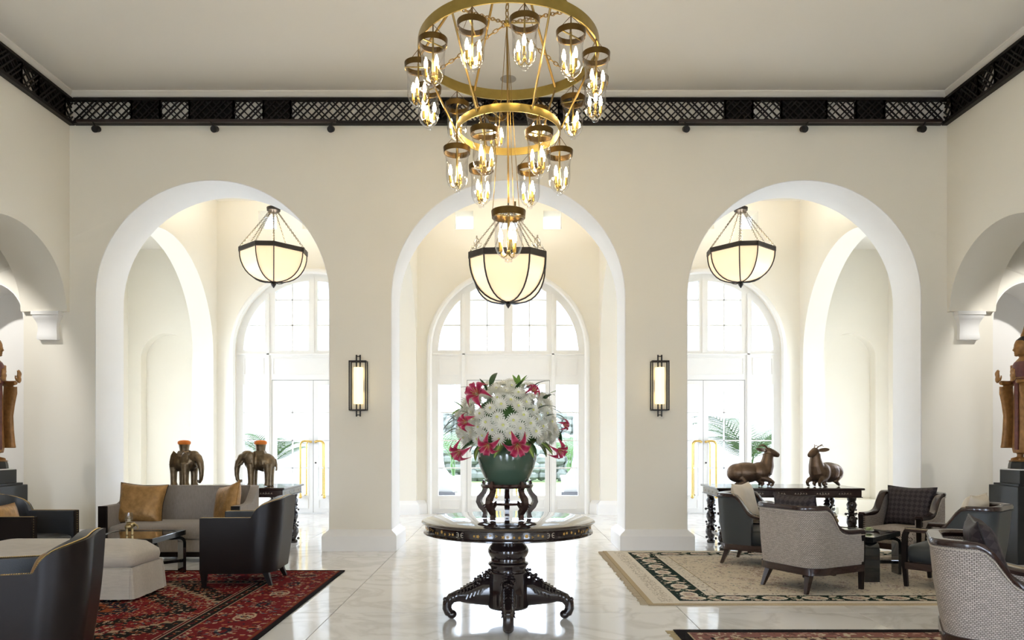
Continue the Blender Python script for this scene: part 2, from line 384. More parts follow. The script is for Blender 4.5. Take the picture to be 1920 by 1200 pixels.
def floor_outline(x0, x1, z1, openings):
    """wall outline with openings that reach the floor; opening = (centre, half, spring, rise)"""
    P = [(x0, 0)]
    for (c, a, zs, b) in openings:
        P.append((c-a, 0)); P += arc(c, zs, a, b, PI, 0, 40); P.append((c+a, 0))
    P += [(x1, 0), (x1, z1), (x0, z1)]; return P
NI_C, NI_R, NI_S = 6.82, .49, 3.03     # statue niches
ops = [(-NI_C, NI_R, NI_S, NI_R), (-BAY, AR, AS, AR), (0, AR, AS, AR), (BAY, AR, AS, AR), (NI_C, NI_R, NI_S, NI_R)]
wf = struct(MB().poly([floor_outline(-9.4, 9.4, 6.3, ops)], D1, D2, mpY).obj('wall_front', M_WALL, angle=30))
wf['label'] = 'cream wall pierced by three tall round arches'
for k, s in (('left', -1), ('right', 1)):
    n = MB()
    n.box(s*NI_C-.62, s*NI_C+.62, D2-.04, D2+.05, 0, 3.75)
    # white lining of the niche
    out = [(s*NI_C-NI_R, 0)] + arc(s*NI_C, NI_S, NI_R, NI_R, PI, 0, 30) + [(s*NI_C+NI_R, 0)]
    inn = [(s*NI_C+NI_R-.012, 0)] + arc(s*NI_C, NI_S, NI_R-.012, NI_R-.012, 0, PI, 30) + [(s*NI_C-NI_R+.012, 0)]
    n.poly([out+inn], D1+.004, D2-.02, mpY)
    struct(n.obj('niche_'+k, M_NICHE, angle=30))

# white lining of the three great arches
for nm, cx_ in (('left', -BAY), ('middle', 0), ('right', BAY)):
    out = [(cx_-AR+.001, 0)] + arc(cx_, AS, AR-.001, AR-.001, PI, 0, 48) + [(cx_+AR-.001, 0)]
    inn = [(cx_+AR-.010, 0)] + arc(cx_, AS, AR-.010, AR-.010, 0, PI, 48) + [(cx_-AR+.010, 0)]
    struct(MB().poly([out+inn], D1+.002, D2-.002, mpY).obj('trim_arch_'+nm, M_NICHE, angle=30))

def side_wall(s):
    P = [(-3.3, 0)]
    for c in (2.1, 5.2):
        P.append((c-1.02, 0)); P += arc(c, 3.11, 1.02, .90, PI, 0, 36); P.append((c+1.02, 0))
    P.append((7.27, 0)); P += arc(8.29, 3.11, 1.02, .90, PI, 0, 40); P += [(9.372, 3.11), (9.372, 6.3), (-3.3, 6.3)]
    return MB().poly([P], s*HW, s*SW, mpX)
for k, s in (('left', -1), ('right', 1)):
    struct(side_wall(s).obj('wall_'+k, M_WALL, angle=30))
    # aisle beyond the side arches
    P = [(-3.3, 0)]
    P += [(9.4, 0), (9.4, 4.9), (-3.3, 4.9)]
    struct(MB().poly([P], s*9.0, s*9.3, mpX).obj('wall_aisle_'+k, M_NICHE, angle=30))
    struct(MB().box(min(s*6.3, s*9.35), max(s*6.3, s*9.35), -3.3, 9.4, 4.75, 4.9).obj('ceiling_aisle_'+k, M_CEIL, smooth=False))
rear = [(c, .66, 2.2, .66) for c in (-BAY, 0, BAY)]  # unseen windows added in the rear wall, sized for fill light
struct(MB().poly([floor_outline(-9.35, 9.35, 6.3, rear)], -3.3, -3.0, mpY).obj('wall_rear', M_WALL, angle=30))
struct(MB().box(-6.4, 6.4, -3.3, 9.4, ZC, ZC+.3).obj('ceiling', M_CEIL, smooth=False))

# ceiling cove moulding round the hall
prof = [(0, 0), (.085, 0), (.085, -.018), (.055, -.035), (.035, -.062), (.014, -.075), (0, -.075)]
def cove(ax):
    m = MB()
    for u, cap in ((0, 0), (1, 1)):
        for (o, z) in prof:
            if ax == 'f': m.v.append(((-HW+o) if u == 0 else (HW-o), D1-o, ZC+z))
            elif ax == 'l': m.v.append((-HW+o, -3 if u == 0 else D1-o, ZC+z))
            else: m.v.append((HW-o, -3 if u == 0 else D1-o, ZC+z))
    n = len(prof)
    for i in range(n): m.f.append((i, (i+1) % n, n+(i+1) % n, n+i))
    m.f += [tuple(range(n)), tuple(range(2*n-1, n-1, -1))]
    return m
struct(cove('f').obj('trim_1', M_CEIL)); struct(cove('l').obj('trim_2', M_CEIL)); struct(cove('r').obj('trim_3', M_CEIL))

# baseboards of the piers (ogee-topped plinths)
def plinth(x0, x1, y0, y1, h=.275, e=.085):
    m = MB(); lv = [(e, 0), (e, h*.70), (e*.8, h*.80), (e*.25, h*.93), (0.004, h)]
    for (o, z) in lv:
        m.v += [(x0-o, y0-o, z), (x1+o, y0-o, z), (x1+o, y1+o, z), (x0-o, y1+o, z)]
    for i in range(len(lv)-1):
        for k in range(4): m.f.append((i*4+k, i*4+(k+1) % 4, i*4+4+(k+1) % 4, i*4+4+k))
    m.f += [(3,2,1,0), tuple(len(lv)*4-4+k for k in range(4))]
    return m
for nm, a, b in (('baseboard_left_pier', -BAY+AR, -AR), ('baseboard_right_pier', AR, BAY-AR),
                 ('baseboard_left_corner', -SW, -BAY-AR), ('baseboard_right_corner', BAY+AR, SW)):
    struct(plinth(a, b, D1, D2).obj(nm, M_WHITE, angle=30))

# white corbels carrying the side arches
def corbel(s):
    pf = [(.0,.0),(.11,.0),(.11,-.045),(.098,-.05),(.095,-.075),(.080,-.10),(.062,-.14),(.052,-.19),(.052,-.25),(.058,-.30),(.062,-.34),(.055,-.365)]
    m = MB(); rows = []
    for (o, z) in pf[1:]:
        hx = .075+o*.95
        rows.append([(s*5.99-hx, D1+.003, 3.108+z), (s*5.99-hx, D1-o, 3.108+z), (s*5.99+hx, D1-o, 3.108+z), (s*5.99+hx, D1+.003, 3.108+z)])
    for r in rows[:-1] + [rows[-1]]: m.v += r
    for i in range(len(rows)-1):
        for k in range(4): m.f.append((i*4+k, i*4+(k+1) % 4, i*4+4+(k+1) % 4, i*4+4+k))
    m.f += [(0,1,2,3), tuple(len(rows)*4-1-k for k in range(4))]
    return m
for s, k in ((-1, 'left'), (1, 'right')):
    o = struct(corbel(s).obj('trim_corbel_'+k, M_WHITE, angle=25))

# ------------------------------------------------------------------ entrance bays behind the arches
WR, WS = 1.52, 3.22            # entrance windows: radius, springing
holes = []
for bx in (-BAY, 0, BAY):
    for dx in (-.87, 0, .87):
        holes.append([(bx+dx-.18, 5.60), (bx+dx+.18, 5.60), (bx+dx+.18, 5.96), (bx+dx-.18, 5.96)])
wfar = struct(MB().poly([floor_outline(-6.1, 6.1, 6.4, [(b, WR, WS, WR) for b in (-BAY, 0, BAY)])]+holes, D3, D4, mpY).obj('wall_entrance', M_WALL, angle=30))
struct(MB().box(-6.1, 6.1, D2-.01, D4, ZV, ZV+.2).obj('ceiling_entrance', M_CEIL, smooth=False))
def arch_wall_x(x0, x1, y0, y1, z1, c, r, zs):
    P = [(y0, 0), (c-r, 0)] + arc(c, zs, r, r, PI, 0, 44) + [(c+r, 0), (y1, 0), (y1, z1), (y0, z1)]
    return MB().poly([P], x0, x1, mpX)
for k, s in (('left', -1), ('right', 1)):
    struct(arch_wall_x(s*1.79, s*2.15, D2, D3, 6.3, 12.06, 1.88, 3.08).obj('wall_divider_'+k, M_WALL, angle=30))
    struct(arch_wall_x(s*HW, s*6.13, D2, D3+.02, 6.3, 12.06, 1.88, 3.08).obj('wall_bay_'+k, M_WALL, angle=30))
    xe = 7.47
    e = MB().poly([[(s*6.0, 0), (s*7.6, 0), (s*7.6, 5.4), (s*6.0, 5.4)][::1], [(s*6.72-.5, .28)] + arc(s*6.72, 3.05, .5, .5, PI, 0, 30) + [(s*6.72+.5, .28)]], D3, D3+.22, mpY)
    e.box(min(s*6.0, s*7.6), max(s*6.0, s*7.6), D3+.22, D3+.3, 0, 5.4)
    struct(e.obj('wall_niche_end_'+k, M_WALL, angle=30))
    struct(arch_wall_x(s*xe, s*(xe+.15), D2, D3+.1, 5.4, 11.9, .92, 2.7).obj('wall_bay_outer_'+k, M_WALL, angle=30))  # window opening added out of view to brighten the entrance bays
    struct(MB().box(min(s*6.1, s*7.6), max(s*6.1, s*7.6), D2, D3+.2, 5.2, 5.35).obj('ceiling_bay_'+k, M_CEIL, smooth=False))
    struct(plinth(min(s*1.79, s*2.15), max(s*1.79, s*2.15), 13.94, 14.0, .27, .06).obj('baseboard_divider_'+k, M_WHITE, angle=30))
for nm, a, b in (('baseboard_far_left', -BAY+WR+.12, -WR-.12), ('baseboard_far_right', WR+.12, BAY-WR-.12)):
    struct(plinth(a, b, D3, D3+.05, .27, .05).obj(nm, M_WHITE, angle=30))

# arched entrance windows with french doors
def win_arc(x, R): return WS + math.sqrt(max(0, R*R - x*x))
def light_shape(x0, x1, z0, z1, R):
    """rectangle cut by the arch (local x, z)"""
    lim = math.sqrt(max(0, R*R-(max(z0, WS)-WS)**2)) - .001
    a, b = max(x0, -lim), min(x1, lim)
    if b-a < .03: return None
    up = []
    for i in range(13):
        x = b + (a-b)*i/12; zt = min(z1, win_arc(x, R)); up.append((x, max(zt, z0+.002)))
    P = [(a, z0), (b, z0)]
    for p in up:
        if (abs(p[0]-P[-1][0]) + abs(p[1]-P[-1][1])) > .004: P.append(p)
    if abs(P[-1][0]-a) + abs(P[-1][1]-z0) < .004: P.pop()
    return P
ROWS = [.35, .896, 1.44, 1.997, 2.55]
for wi, bx in enumerate((-BAY, 0, BAY)):
    w = struct_empty('window_%d' % (wi+1), (bx, D3+.10, 0))
    w['label'] = ('white arched glazed doorway seen through the left arch', 'white arched glazed doorway behind the flower table', 'white arched glazed doorway seen through the right arch')[wi]
    outl = [(-WR, 0), (-.822, 0), (-.822, 2.640), (.822, 2.640), (.822, 0), (WR, 0)] + arc(0, WS, WR, WR, 0, PI, 48)
    hol = []
    for s in (-1, 1):
        hol.append([(s*.95, .35), (s*1.385, .35), (s*1.385, 2.55), (s*.95, 2.55)])
        a, b = sorted((s*.085, s*.752)); hol.append(light_shape(a, b, 3.225, 9, 1.385))
        a, b = sorted((s*.955, s*1.385)); hol.append(light_shape(a, b, 3.225, 9, 1.385))
    MB().poly([outl]+hol, 0, .10, mpY).obj('window_frame', M_FRAME, w, angle=30)
    # raised mouldings of the transom and base panels
    for (a, b, z0, z1, nm) in ((-1.37, -.97, 2.74, 3.08, 'transom_panel'), (.97, 1.37, 2.74, 3.08, 'transom_panel'), (-.80, .80, 2.74, 3.08, 'transom_panel'),
                               (-1.37, -.97, .08, .27, 'base_panel'), (.97, 1.37, .08, .27, 'base_panel')):
        t = .018; MB().poly([[(a,z0),(b,z0),(b,z1),(a,z1)], [(a+t,z0+t),(b-t,z0+t),(b-t,z1-t),(a+t,z1-t)]], -.014, .004, mpY).obj(nm, M_FRAME, w, smooth=False)
    MB().box(-1.5, 1.5, -.03, 0, 3.13, 3.17).obj('transom_rail', M_FRAME, w, bevel=.008)
    MB().box(-.025, .025, -.02, 0, 3.17, WS+1.46).obj('centre_mullion', M_FRAME, w, smooth=False)
    for s in (-1, 1): MB().box(s*.885-.03, s*.885+.03, -.03, 0, 0, 4.35).obj('mullion', M_FRAME, w, bevel=.006)
    # fixed panes and glazing bars
    for s in (-1, 1):
        for r in range(4):
            a, b = sorted((s*.95, s*1.385))
            MB().box(a, b, .045, .051, ROWS[r], ROWS[r+1]).obj('pane', M_PANE, w, smooth=False)
            if r: MB().box(a, b, .03, .07, ROWS[r]-.012, ROWS[r]+.012).obj('glazing_bar', M_FRAME, w, smooth=False)
        zz = [3.225, 3.726, 4.23, 9]
        for (p, q) in ((.085, .4185), (.4185, .752), (.955, 1.385)):
            a, b = sorted((s*p, s*q))
            for r in range(3):
                P = light_shape(a, b, zz[r], zz[r+1], 1.385)
                if P and len(P) > 3: MB().poly([P], .045, .051, mpY).obj('pane', M_PANE, w, smooth=False)
        a, b = sorted((s*.085, s*.752))
        for z in (3.726, 4.23): MB().box(a, b, .03, .07, z-.012, z+.012).obj('glazing_bar', M_FRAME, w, smooth=False)
        MB().box(s*.4185-.012, s*.4185+.012, .03, .07, 3.225, win_arc(.43, 1.39)).obj('glazing_bar', M_FRAME, w, smooth=False)
        a, b = sorted((s*.955, s*1.29)); MB().box(a, b, .03, .07, 3.714, 3.738).obj('glazing_bar', M_FRAME, w, smooth=False)
        # door leaf
        a, b = sorted((s*.004, s*.816)); ga, gb = sorted((s*.10, s*.73))
        leaf = MB().poly([[(a,.012),(b,.012),(b,2.632),(a,2.632)], [(ga,.35),(gb,.35),(gb,2.55),(ga,2.55)]], .015, .075, mpY).obj('door_leaf', M_FRAME, w, smooth=False)
        t = .018; MB().poly([[(ga,.09),(gb,.09),(gb,.28),(ga,.28)], [(ga+t,.09+t),(gb-t,.09+t),(gb-t,.28-t),(ga+t,.28-t)]], .003, .018, mpY).obj('door_panel', M_FRAME, leaf, smooth=False)
        for r in range(4):
            for (p, q) in ((ga, (ga+gb)/2), ((ga+gb)/2, gb)):
                MB().box(p, q, .045, .051, ROWS[r], ROWS[r+1]).obj('pane', M_PANE, leaf, smooth=False)
            if r: MB().box(ga, gb, .03, .062, ROWS[r]-.012, ROWS[r]+.012).obj('glazing_bar', M_FRAME, leaf, smooth=False)
        MB().box((ga+gb)/2-.012, (ga+gb)/2+.012, .03, .062, .35, 2.55).obj('glazing_bar', M_FRAME, leaf, smooth=False)
        MB().box(s*.8165 if s > 0 else -.8215, .8215 if s > 0 else -.8165, .02, .07, .01, 2.638).obj('door_seal', M_IRON, leaf, smooth=False)
        if s == 1:
            MB().box(-.0035, .0035, .025, .07, .012, 2.632).obj('door_seal', M_IRON, leaf, smooth=False)
            MB().box(-.82, .82, .02, .07, 2.633, 2.6395).obj('door_seal', M_IRON, leaf, smooth=False)
        # tall brass pull handle
        for (yy, rr, x1) in ((-.055, .021, .235), (.125, .016, .165)):
            pts = [(s*.045, yy*.3+.02, 1.415), (s*.08, yy, 1.43)] + [(s*(x1-.08+.08*math.sin(a)), yy, 1.43-.08+.08*math.cos(a)) for a in (0, .4, .8, 1.2, PI/2)] + [(s*x1, yy, .9), (s*x1, yy, .34)]
            h = MB().tube(pts, rr, 10); h.ball((s*x1, yy, .33), .034); h.ball((s*.05, yy*.3+.02, 1.415), (.03,.03,.026))
            h.cyl((s*x1, yy, .36), (s*x1, .03, .36), .012)
            h.obj('pull_handle', M_GOLD, leaf)
        if s == 1: MB().cyl((s*.05, .0, 1.0), (s*.05, .02, 1.0), .016).obj('lock', M_IRON, leaf)
    mp_ = [(bx-WR-.03, D3, 0), (bx-WR-.03, D3, WS)] + [(bx+(WR+.03)*math.cos(a), D3, WS+(WR+.03)*math.sin(a)) for a in [PI - PI*i/40 for i in range(1, 40)]] + [(bx+WR+.03, D3, WS), (bx+WR+.03, D3, 0)]
    m = MB().sweep(mp_, [(-.05,-.005),(-.05,-.03),(-.02,-.055),(.02,-.055),(.05,-.03),(.05,-.005)], up=(0,1,0))
    struct(m.obj('trim_%d' % (wi+4), M_FRAME))

# ------------------------------------------------------------------ outside the doors
struct(MB().box(-60, 60, D4, 20.5, -.3, -.02).obj('ground_paving', M_PAVE, smooth=False))
struct(MB().box(-3.4, 3.4, 20.5, 70, -.3, -.06).obj('ground_lawn', M_GRASS, smooth=False))
for s_, k_ in ((-1, 'left'), (1, 'right')): struct(MB().box(min(s_*3.4, s_*60), max(s_*3.4, s_*60), 20.5, 70, -.3, -.03).obj('ground_terrace_'+k_, M_PAVE, smooth=False))
struct(MB().box(-60, 60, -60, -3.4, -.3, -.06).obj('ground_rear', M_PAVE, smooth=False))
for s, k in ((-1, 'left'), (1, 'right')):
    struct(MB().box(min(s*9.6, s*60), max(s*9.6, s*60), -3.4, D4, -.3, -.06).obj('ground_side_'+k, M_PAVE, smooth=False))
def portico_wall():
    # white garden loggia: openings with curved brackets and swelling bases
    P = [(-12.5, 0)]
    for b in (-9.0, 0, 9.0):  # outer two openings placed out of view to let daylight into the loggia
        h = 1.38
        left = [(b-h-.0, 0), (b-h-.02, .25), (b-h-.20, .42), (b-h-.10, .55), (b-h-.26, .75), (b-h-.30, 1.0), (b-h-.30, 2.3), (b-h-.22, 2.5), (b-h-.10, 2.62), (b-h-.08, 2.78), (b-h, 2.9)]
        P += left + arc(b, 3.0, h, 1.22, PI, 0, 36) + [(2*b-x, z) for (x, z) in reversed(left)]
    P += [(12.5, 0), (12.5, 7.4), (-12.5, 7.4)]
    return MB().poly([P], 18.0, 18.5, mpY)
pw = struct(portico_wall().obj('wall_portico', M_PORTICO, angle=30))
struct(MB().box(-12.5, 12.5, D4-.2, 18.6, 7.4, 7.6).obj('ceiling_portico_shade', M_PORTICO, smooth=False))  # unseen roof added to keep sky light off the loggia
for s_, k_ in ((-1, 'left'), (1, 'right')): struct(MB().box(min(s_*12.5, s_*12.3), max(s_*12.5, s_*12.3), D4, 18.1, 0, 7.4).obj('wall_portico_shade_'+k_, M_PORTICO, smooth=False))  # unseen end walls added to darken the loggia
pw['label'] = 'white garden loggia wall outside the glazed doors'
for s in (-1, 1):
    MB().box(s*1.95-.62, s*1.95+.62, 17.93, 18.0, 0, .16).obj('pier_base', M_STONE, pw, smooth=False)

def palm(name, label, loc, n, length, seed, lean=0):
    rnd = random.Random(seed); t = thing(name, label, 'palm', loc)
    MB().lathe([(.16,0),(.20,.02),(.26,.40),(.29,.44),(.27,.46),(.24,.42),(.02,.40)], 24).obj('pot', M_PORTICO, t)
    s = MB()
    for k in range(5): s.tube([(0,0,.38), (rnd.uniform(-.08,.08), rnd.uniform(-.08,.08), .75), (rnd.uniform(-.12,.12), rnd.uniform(-.12,.12), 1.15)], [.03,.025,.015], 6)
    s.obj('stem', M_PALM, t)
    for k in range(n):
        a = 2*PI*k/n + rnd.uniform(-.3,.3); L = length*rnd.uniform(.7, 1.1); el = rnd.uniform(.7, 1.35)
        m = MB(); pts = []
        for i in range(13):
            u = i/12; r = L*u*math.cos(el*(1-.45*u)); z = .9 + L*u*math.sin(el)*(1-.42*u*u)
            pts.append(Vector((r*math.cos(a), r*math.sin(a), z)))
        m.tube(pts, [.012*(1-.8*i/12) for i in range(13)], 5)
        for i in range(2, 13):
            for f in (0, .5):
                if i == 12 and f: continue
                p = pts[i].lerp(pts[min(12, i+1)], f); tg = (pts[i]-pts[i-1]).normalized(); sd = tg.cross(Vector((0,0,1))).normalized()
                ll = .30*length*math.sin(PI*min(1, (i+f)/13.0)**.7)+.05
                for q in (-1, 1):
                    d = (sd*q + tg*.9 + Vector((0,0,-.25))).normalized(); w = tg*.016
                    m.add([p-w, p+w, p+d*ll*.6+w*.8, p+d*ll], [(0,1,2,3)])
        m.obj('frond', M_PALM, t, fix=False)
    return t
palm('potted_palm', 'green palm outside the left doorway behind the elephant figures', (-5.35, 16.2, 0), 8, 1.25, 3)
palm('potted_palm', 'tall green palm outside the right doorway behind the deer figures', (5.35, 16.0, 0), 11, 1.75, 5)
palm('potted_palm', 'green palm seen low in the left sidelight of the middle doorway', (-1.55, 20.4, 0), 9, 1.7, 8)
palm('potted_palm', 'green palm seen low in the right sidelight of the middle doorway', (1.75, 20.4, 0), 9, 1.5, 9)
rh = random.Random(4)
def hedge(x0, x1, y, h, label):
    m = MB()
    nx = int((x1-x0)/.35)
    for i in range(nx):
        for j in range(int(h/.3)+1):
            m.ball((x0+(i+.5)*(x1-x0)/nx+rh.uniform(-.1,.1), y+rh.uniform(-.15,.15), .15+j*.3), (rh.uniform(.22,.34), .3, rh.uniform(.2,.3)), 7, 5)
    return tag(m.obj('hedge', M_HEDGE, smooth=False), label, 'hedge')
hedge(-3.2, 3.2, 27, 1.0, 'low grey-green hedge across the lawn beyond the middle doors')
hedge(-4.5, 4.5, 31, 2.6, 'tall grey-green hedge behind the low hedge outside')
# ------------------------------------------------------------------ lattice frieze under the ceiling
FZ0, FZ1 = 5.545, 5.885
def bars_2d(u0, u1, w0, w1, ph):
    """slats of a lattice panel: two crossing 45-degree families, uneven rhythm"""
    H = w1-w0; out = []; seq = [.118, .062, .095]; per = sum(seq)
    for sg in (1, -1):
        u = math.floor((u0-H-ph)/per)*per + ph; k = 0
        while u < u1+H:
            # line: x = u + sg*(w-w0) (sg=1) or x = u + H - (w-w0)
            def X(w): return u + (w-w0) if sg == 1 else u + H - (w-w0)
            a, b = w0, w1
            if sg == 1: a = max(a, w0+u0-u); b = min(b, w0+u1-u)
            else: a = max(a, w0+u+H-u1); b = min(b, w0+u+H-u0)
            if b-a > .012: out.append(((X(a), a), (X(b), b), sg))
            u += seq[k % 3]; k += 1
    return out
def frieze(name, label, edges, mp, off):
    """edges: [(u0, u1, dark?)] along the wall; mp(u, w, t): t = distance from the wall"""
    t = thing(name, label, 'frieze', (0,0,0))
    U0, U1 = edges[0][0], edges[-1][1]
    for (z0, z1, d, nm) in ((FZ1-.032, FZ1, .07, 'top_rail'), (FZ0, FZ0+.04, .07, 'bottom_rail')):
        MB().poly([[(U0,z0),(U1,z0),(U1,z1),(U0,z1)]], .002, d, mp).obj(nm, M_FRIEZE, t, smooth=False)
    for (u0, u1, dark) in edges:
        m = MB(); hw = .0078
        for (p, q, sg) in bars_2d(u0, u1, FZ0+.035, FZ1-.028, off):
            d = Vector((q[0]-p[0], q[1]-p[1])).normalized(); n = Vector((-d.y, d.x))*hw
            P = [(p[0]-n.x, p[1]-n.y), (q[0]-n.x, q[1]-n.y), (q[0]+n.x, q[1]+n.y), (p[0]+n.x, p[1]+n.y)]
            m.poly([P], (.034 if sg == 1 else .020), (.050 if sg == 1 else .036), mp)
        if m.v: stuff(m.obj('lattice_panel', M_FRIEZE, t, smooth=False))
        if dark: MB().poly([[(u0,FZ0+.03),(u1,FZ0+.03),(u1,FZ1-.03),(u0,FZ1-.03)]], .004, .016, mp).obj('backing_board', M_FRIEZE_B, t, smooth=False)
        for u in (u0, u1):
            if U0+.02 < u < U1-.02 : MB().poly([[(u-.009,FZ0+.03),(u+.009,FZ0+.03),(u+.009,FZ1-.03),(u-.009,FZ1-.03)]], .004, .055, mp).obj('stile', M_FRIEZE, t, smooth=False)
    return t
bpx = [133, 250, 303, 358, 440, 496, 547, 827, 859, 909, 997, 1047, 1079, 1358, 1409, 1463, 1547, 1602, 1655, 1778]
ed = [((bpx[i]-CX)*D1/F_PX, (bpx[i+1]-CX)*D1/F_PX, i % 2 == 1) for i in range(len(bpx)-1)]
ed[0] = (-HW+.085, ed[0][1], False); ed[-1] = (ed[-1][0], HW-.085, False)
frieze('lattice_frieze', 'black wooden lattice frieze running above the three arches', ed, lambda u, w, t: (u, D1-t, w), 0)
es = [(-2.9, -1.4, False), (-1.4, -.6, True), (-.6, 0, False), (0, .8, True), (.8, 3.3, False), (3.3, 4.1, True), (4.1, 4.6, False), (4.6, 5.4, True), (5.4, 6.9, False), (6.9, 7.2, True), (7.2, 7.5, False), (7.5, 8.377, True), (8.377, 8.68, False), (8.68, 9.197, True), (9.197, D1-.004, False)]
frieze('lattice_frieze', 'black wooden lattice frieze on the left side wall', es, lambda u, w, t: (-HW+t, u, w), .03)
frieze('lattice_frieze', 'black wooden lattice frieze on the right side wall', es, lambda u, w, t: (HW-t, u, w), .03)

# track rails and spotlights
for (a, b, lab) in ((140, 628, 'dark brown lighting track below the frieze left of the chandelier'), (1275, 1770, 'dark brown lighting track below the frieze right of the chandelier')):
    x0, x1 = (a-CX)*D1/F_PX*.985, (b-CX)*D1/F_PX*.985
    tag(MB().box(x0, x1, D1-.115, D1-.072, 5.545, 5.585).obj('lighting_track', M_TRACK, bevel=.006), lab, 'track')
sl = [(181, -1, 'small black spotlight nearest the left corner of the hall'), (403, -1, 'small black spotlight above the crown of the left arch'), (621, 1, 'small black spotlight on the frieze left of the chandelier'),
      (1286, 1, 'small black spotlight on the frieze right of the chandelier'), (1507, 1, 'small black spotlight above the crown of the right arch'), (1728, 1, 'small black spotlight nearest the right corner of the hall')]
for (px, s, lab) in sl:
    d = D1-.16; p = AT(px, 242, d); q = Vector((p.x - s*(-.0 if abs(px-960) < 400 else s*.09*(1 if px < 960 else -1)), D1-.1, 5.565))
    t = thing('spotlight', lab, 'spotlight', (0,0,0), 0, 'track spotlights')
    MB().tube([q, (q + p)/2 + Vector((0,0,.0)), p + Vector((0,.03,.01))], .009, 8).obj('bracket', M_FRIEZE, t)
    dirv = Vector((0, -.9, -.42)).normalized()
    h = MB().tube([p-dirv*.05, p-dirv*.045, p+dirv*.05, p+dirv*.055, p+dirv*.045], [.02,.038,.042,.038,.03], 18); h.obj('lamp_head', M_FRIEZE, t)

# ceiling speaker
tag(MB().lathe([(.03,-.004),(.09,-.006),(.10,-.003),(.10,.0)], 32, (0, 9.0, ZC)).obj('ceiling_speaker', mat('speaker_grille', (.42,.39,.35), .8)), 'round grey speaker grille set in the hall ceiling', 'speaker')

# ------------------------------------------------------------------ wall sconces on the piers
for px, lab in ((674, 'black framed wall sconce on the pier left of the flowers'), (1235, 'black framed wall sconce on the pier right of the flowers')):
    x = (px-CX)*D1/F_PX; t = thing('wall_sconce', lab, 'sconce', (x, D1, AT(0, 724, D1).z), 0, 'pier sconces')
    f = MB(); w, h, dp, r = .105, .315, .13, .007
    for a in (-w, w):
        for y in (-.012, -dp): f.box(a-r, a+r, y-r, y+r, -h, h)
    for z in (-h, h):
        for y in (-.012, -dp): f.box(-w-r, w+r, y-r, y+r, z-r, z+r)
        for a in (-w, w): f.box(a-r, a+r, -dp, -.012, z-r, z+r)
    f.obj('cage', M_IRON, t, smooth=False)
    for z0, z1 in ((.24, .40), (-.40, -.24)):
        b = MB()
        for a in (-.024, .024): b.box(a-.008, a+.008, -.078, -.062, z0, z1)
        zz = .375 if z0 > 0 else -.385
        b.box(-.024, .024, -.078, -.062, zz, zz+.012)
        b.obj('spine_bracket', M_IRON, t, smooth=False)
    MB().box(-.05, .05, -.06, 0.0, -.08, .08).obj('back_plate', M_IRON, t, bevel=.004)
    MB().lathe([(.05,-.238),(.062,-.235),(.062,.235),(.05,.238)], 24, (0,-.07,0)).obj('lamp_shade', M_SCONCE, t)

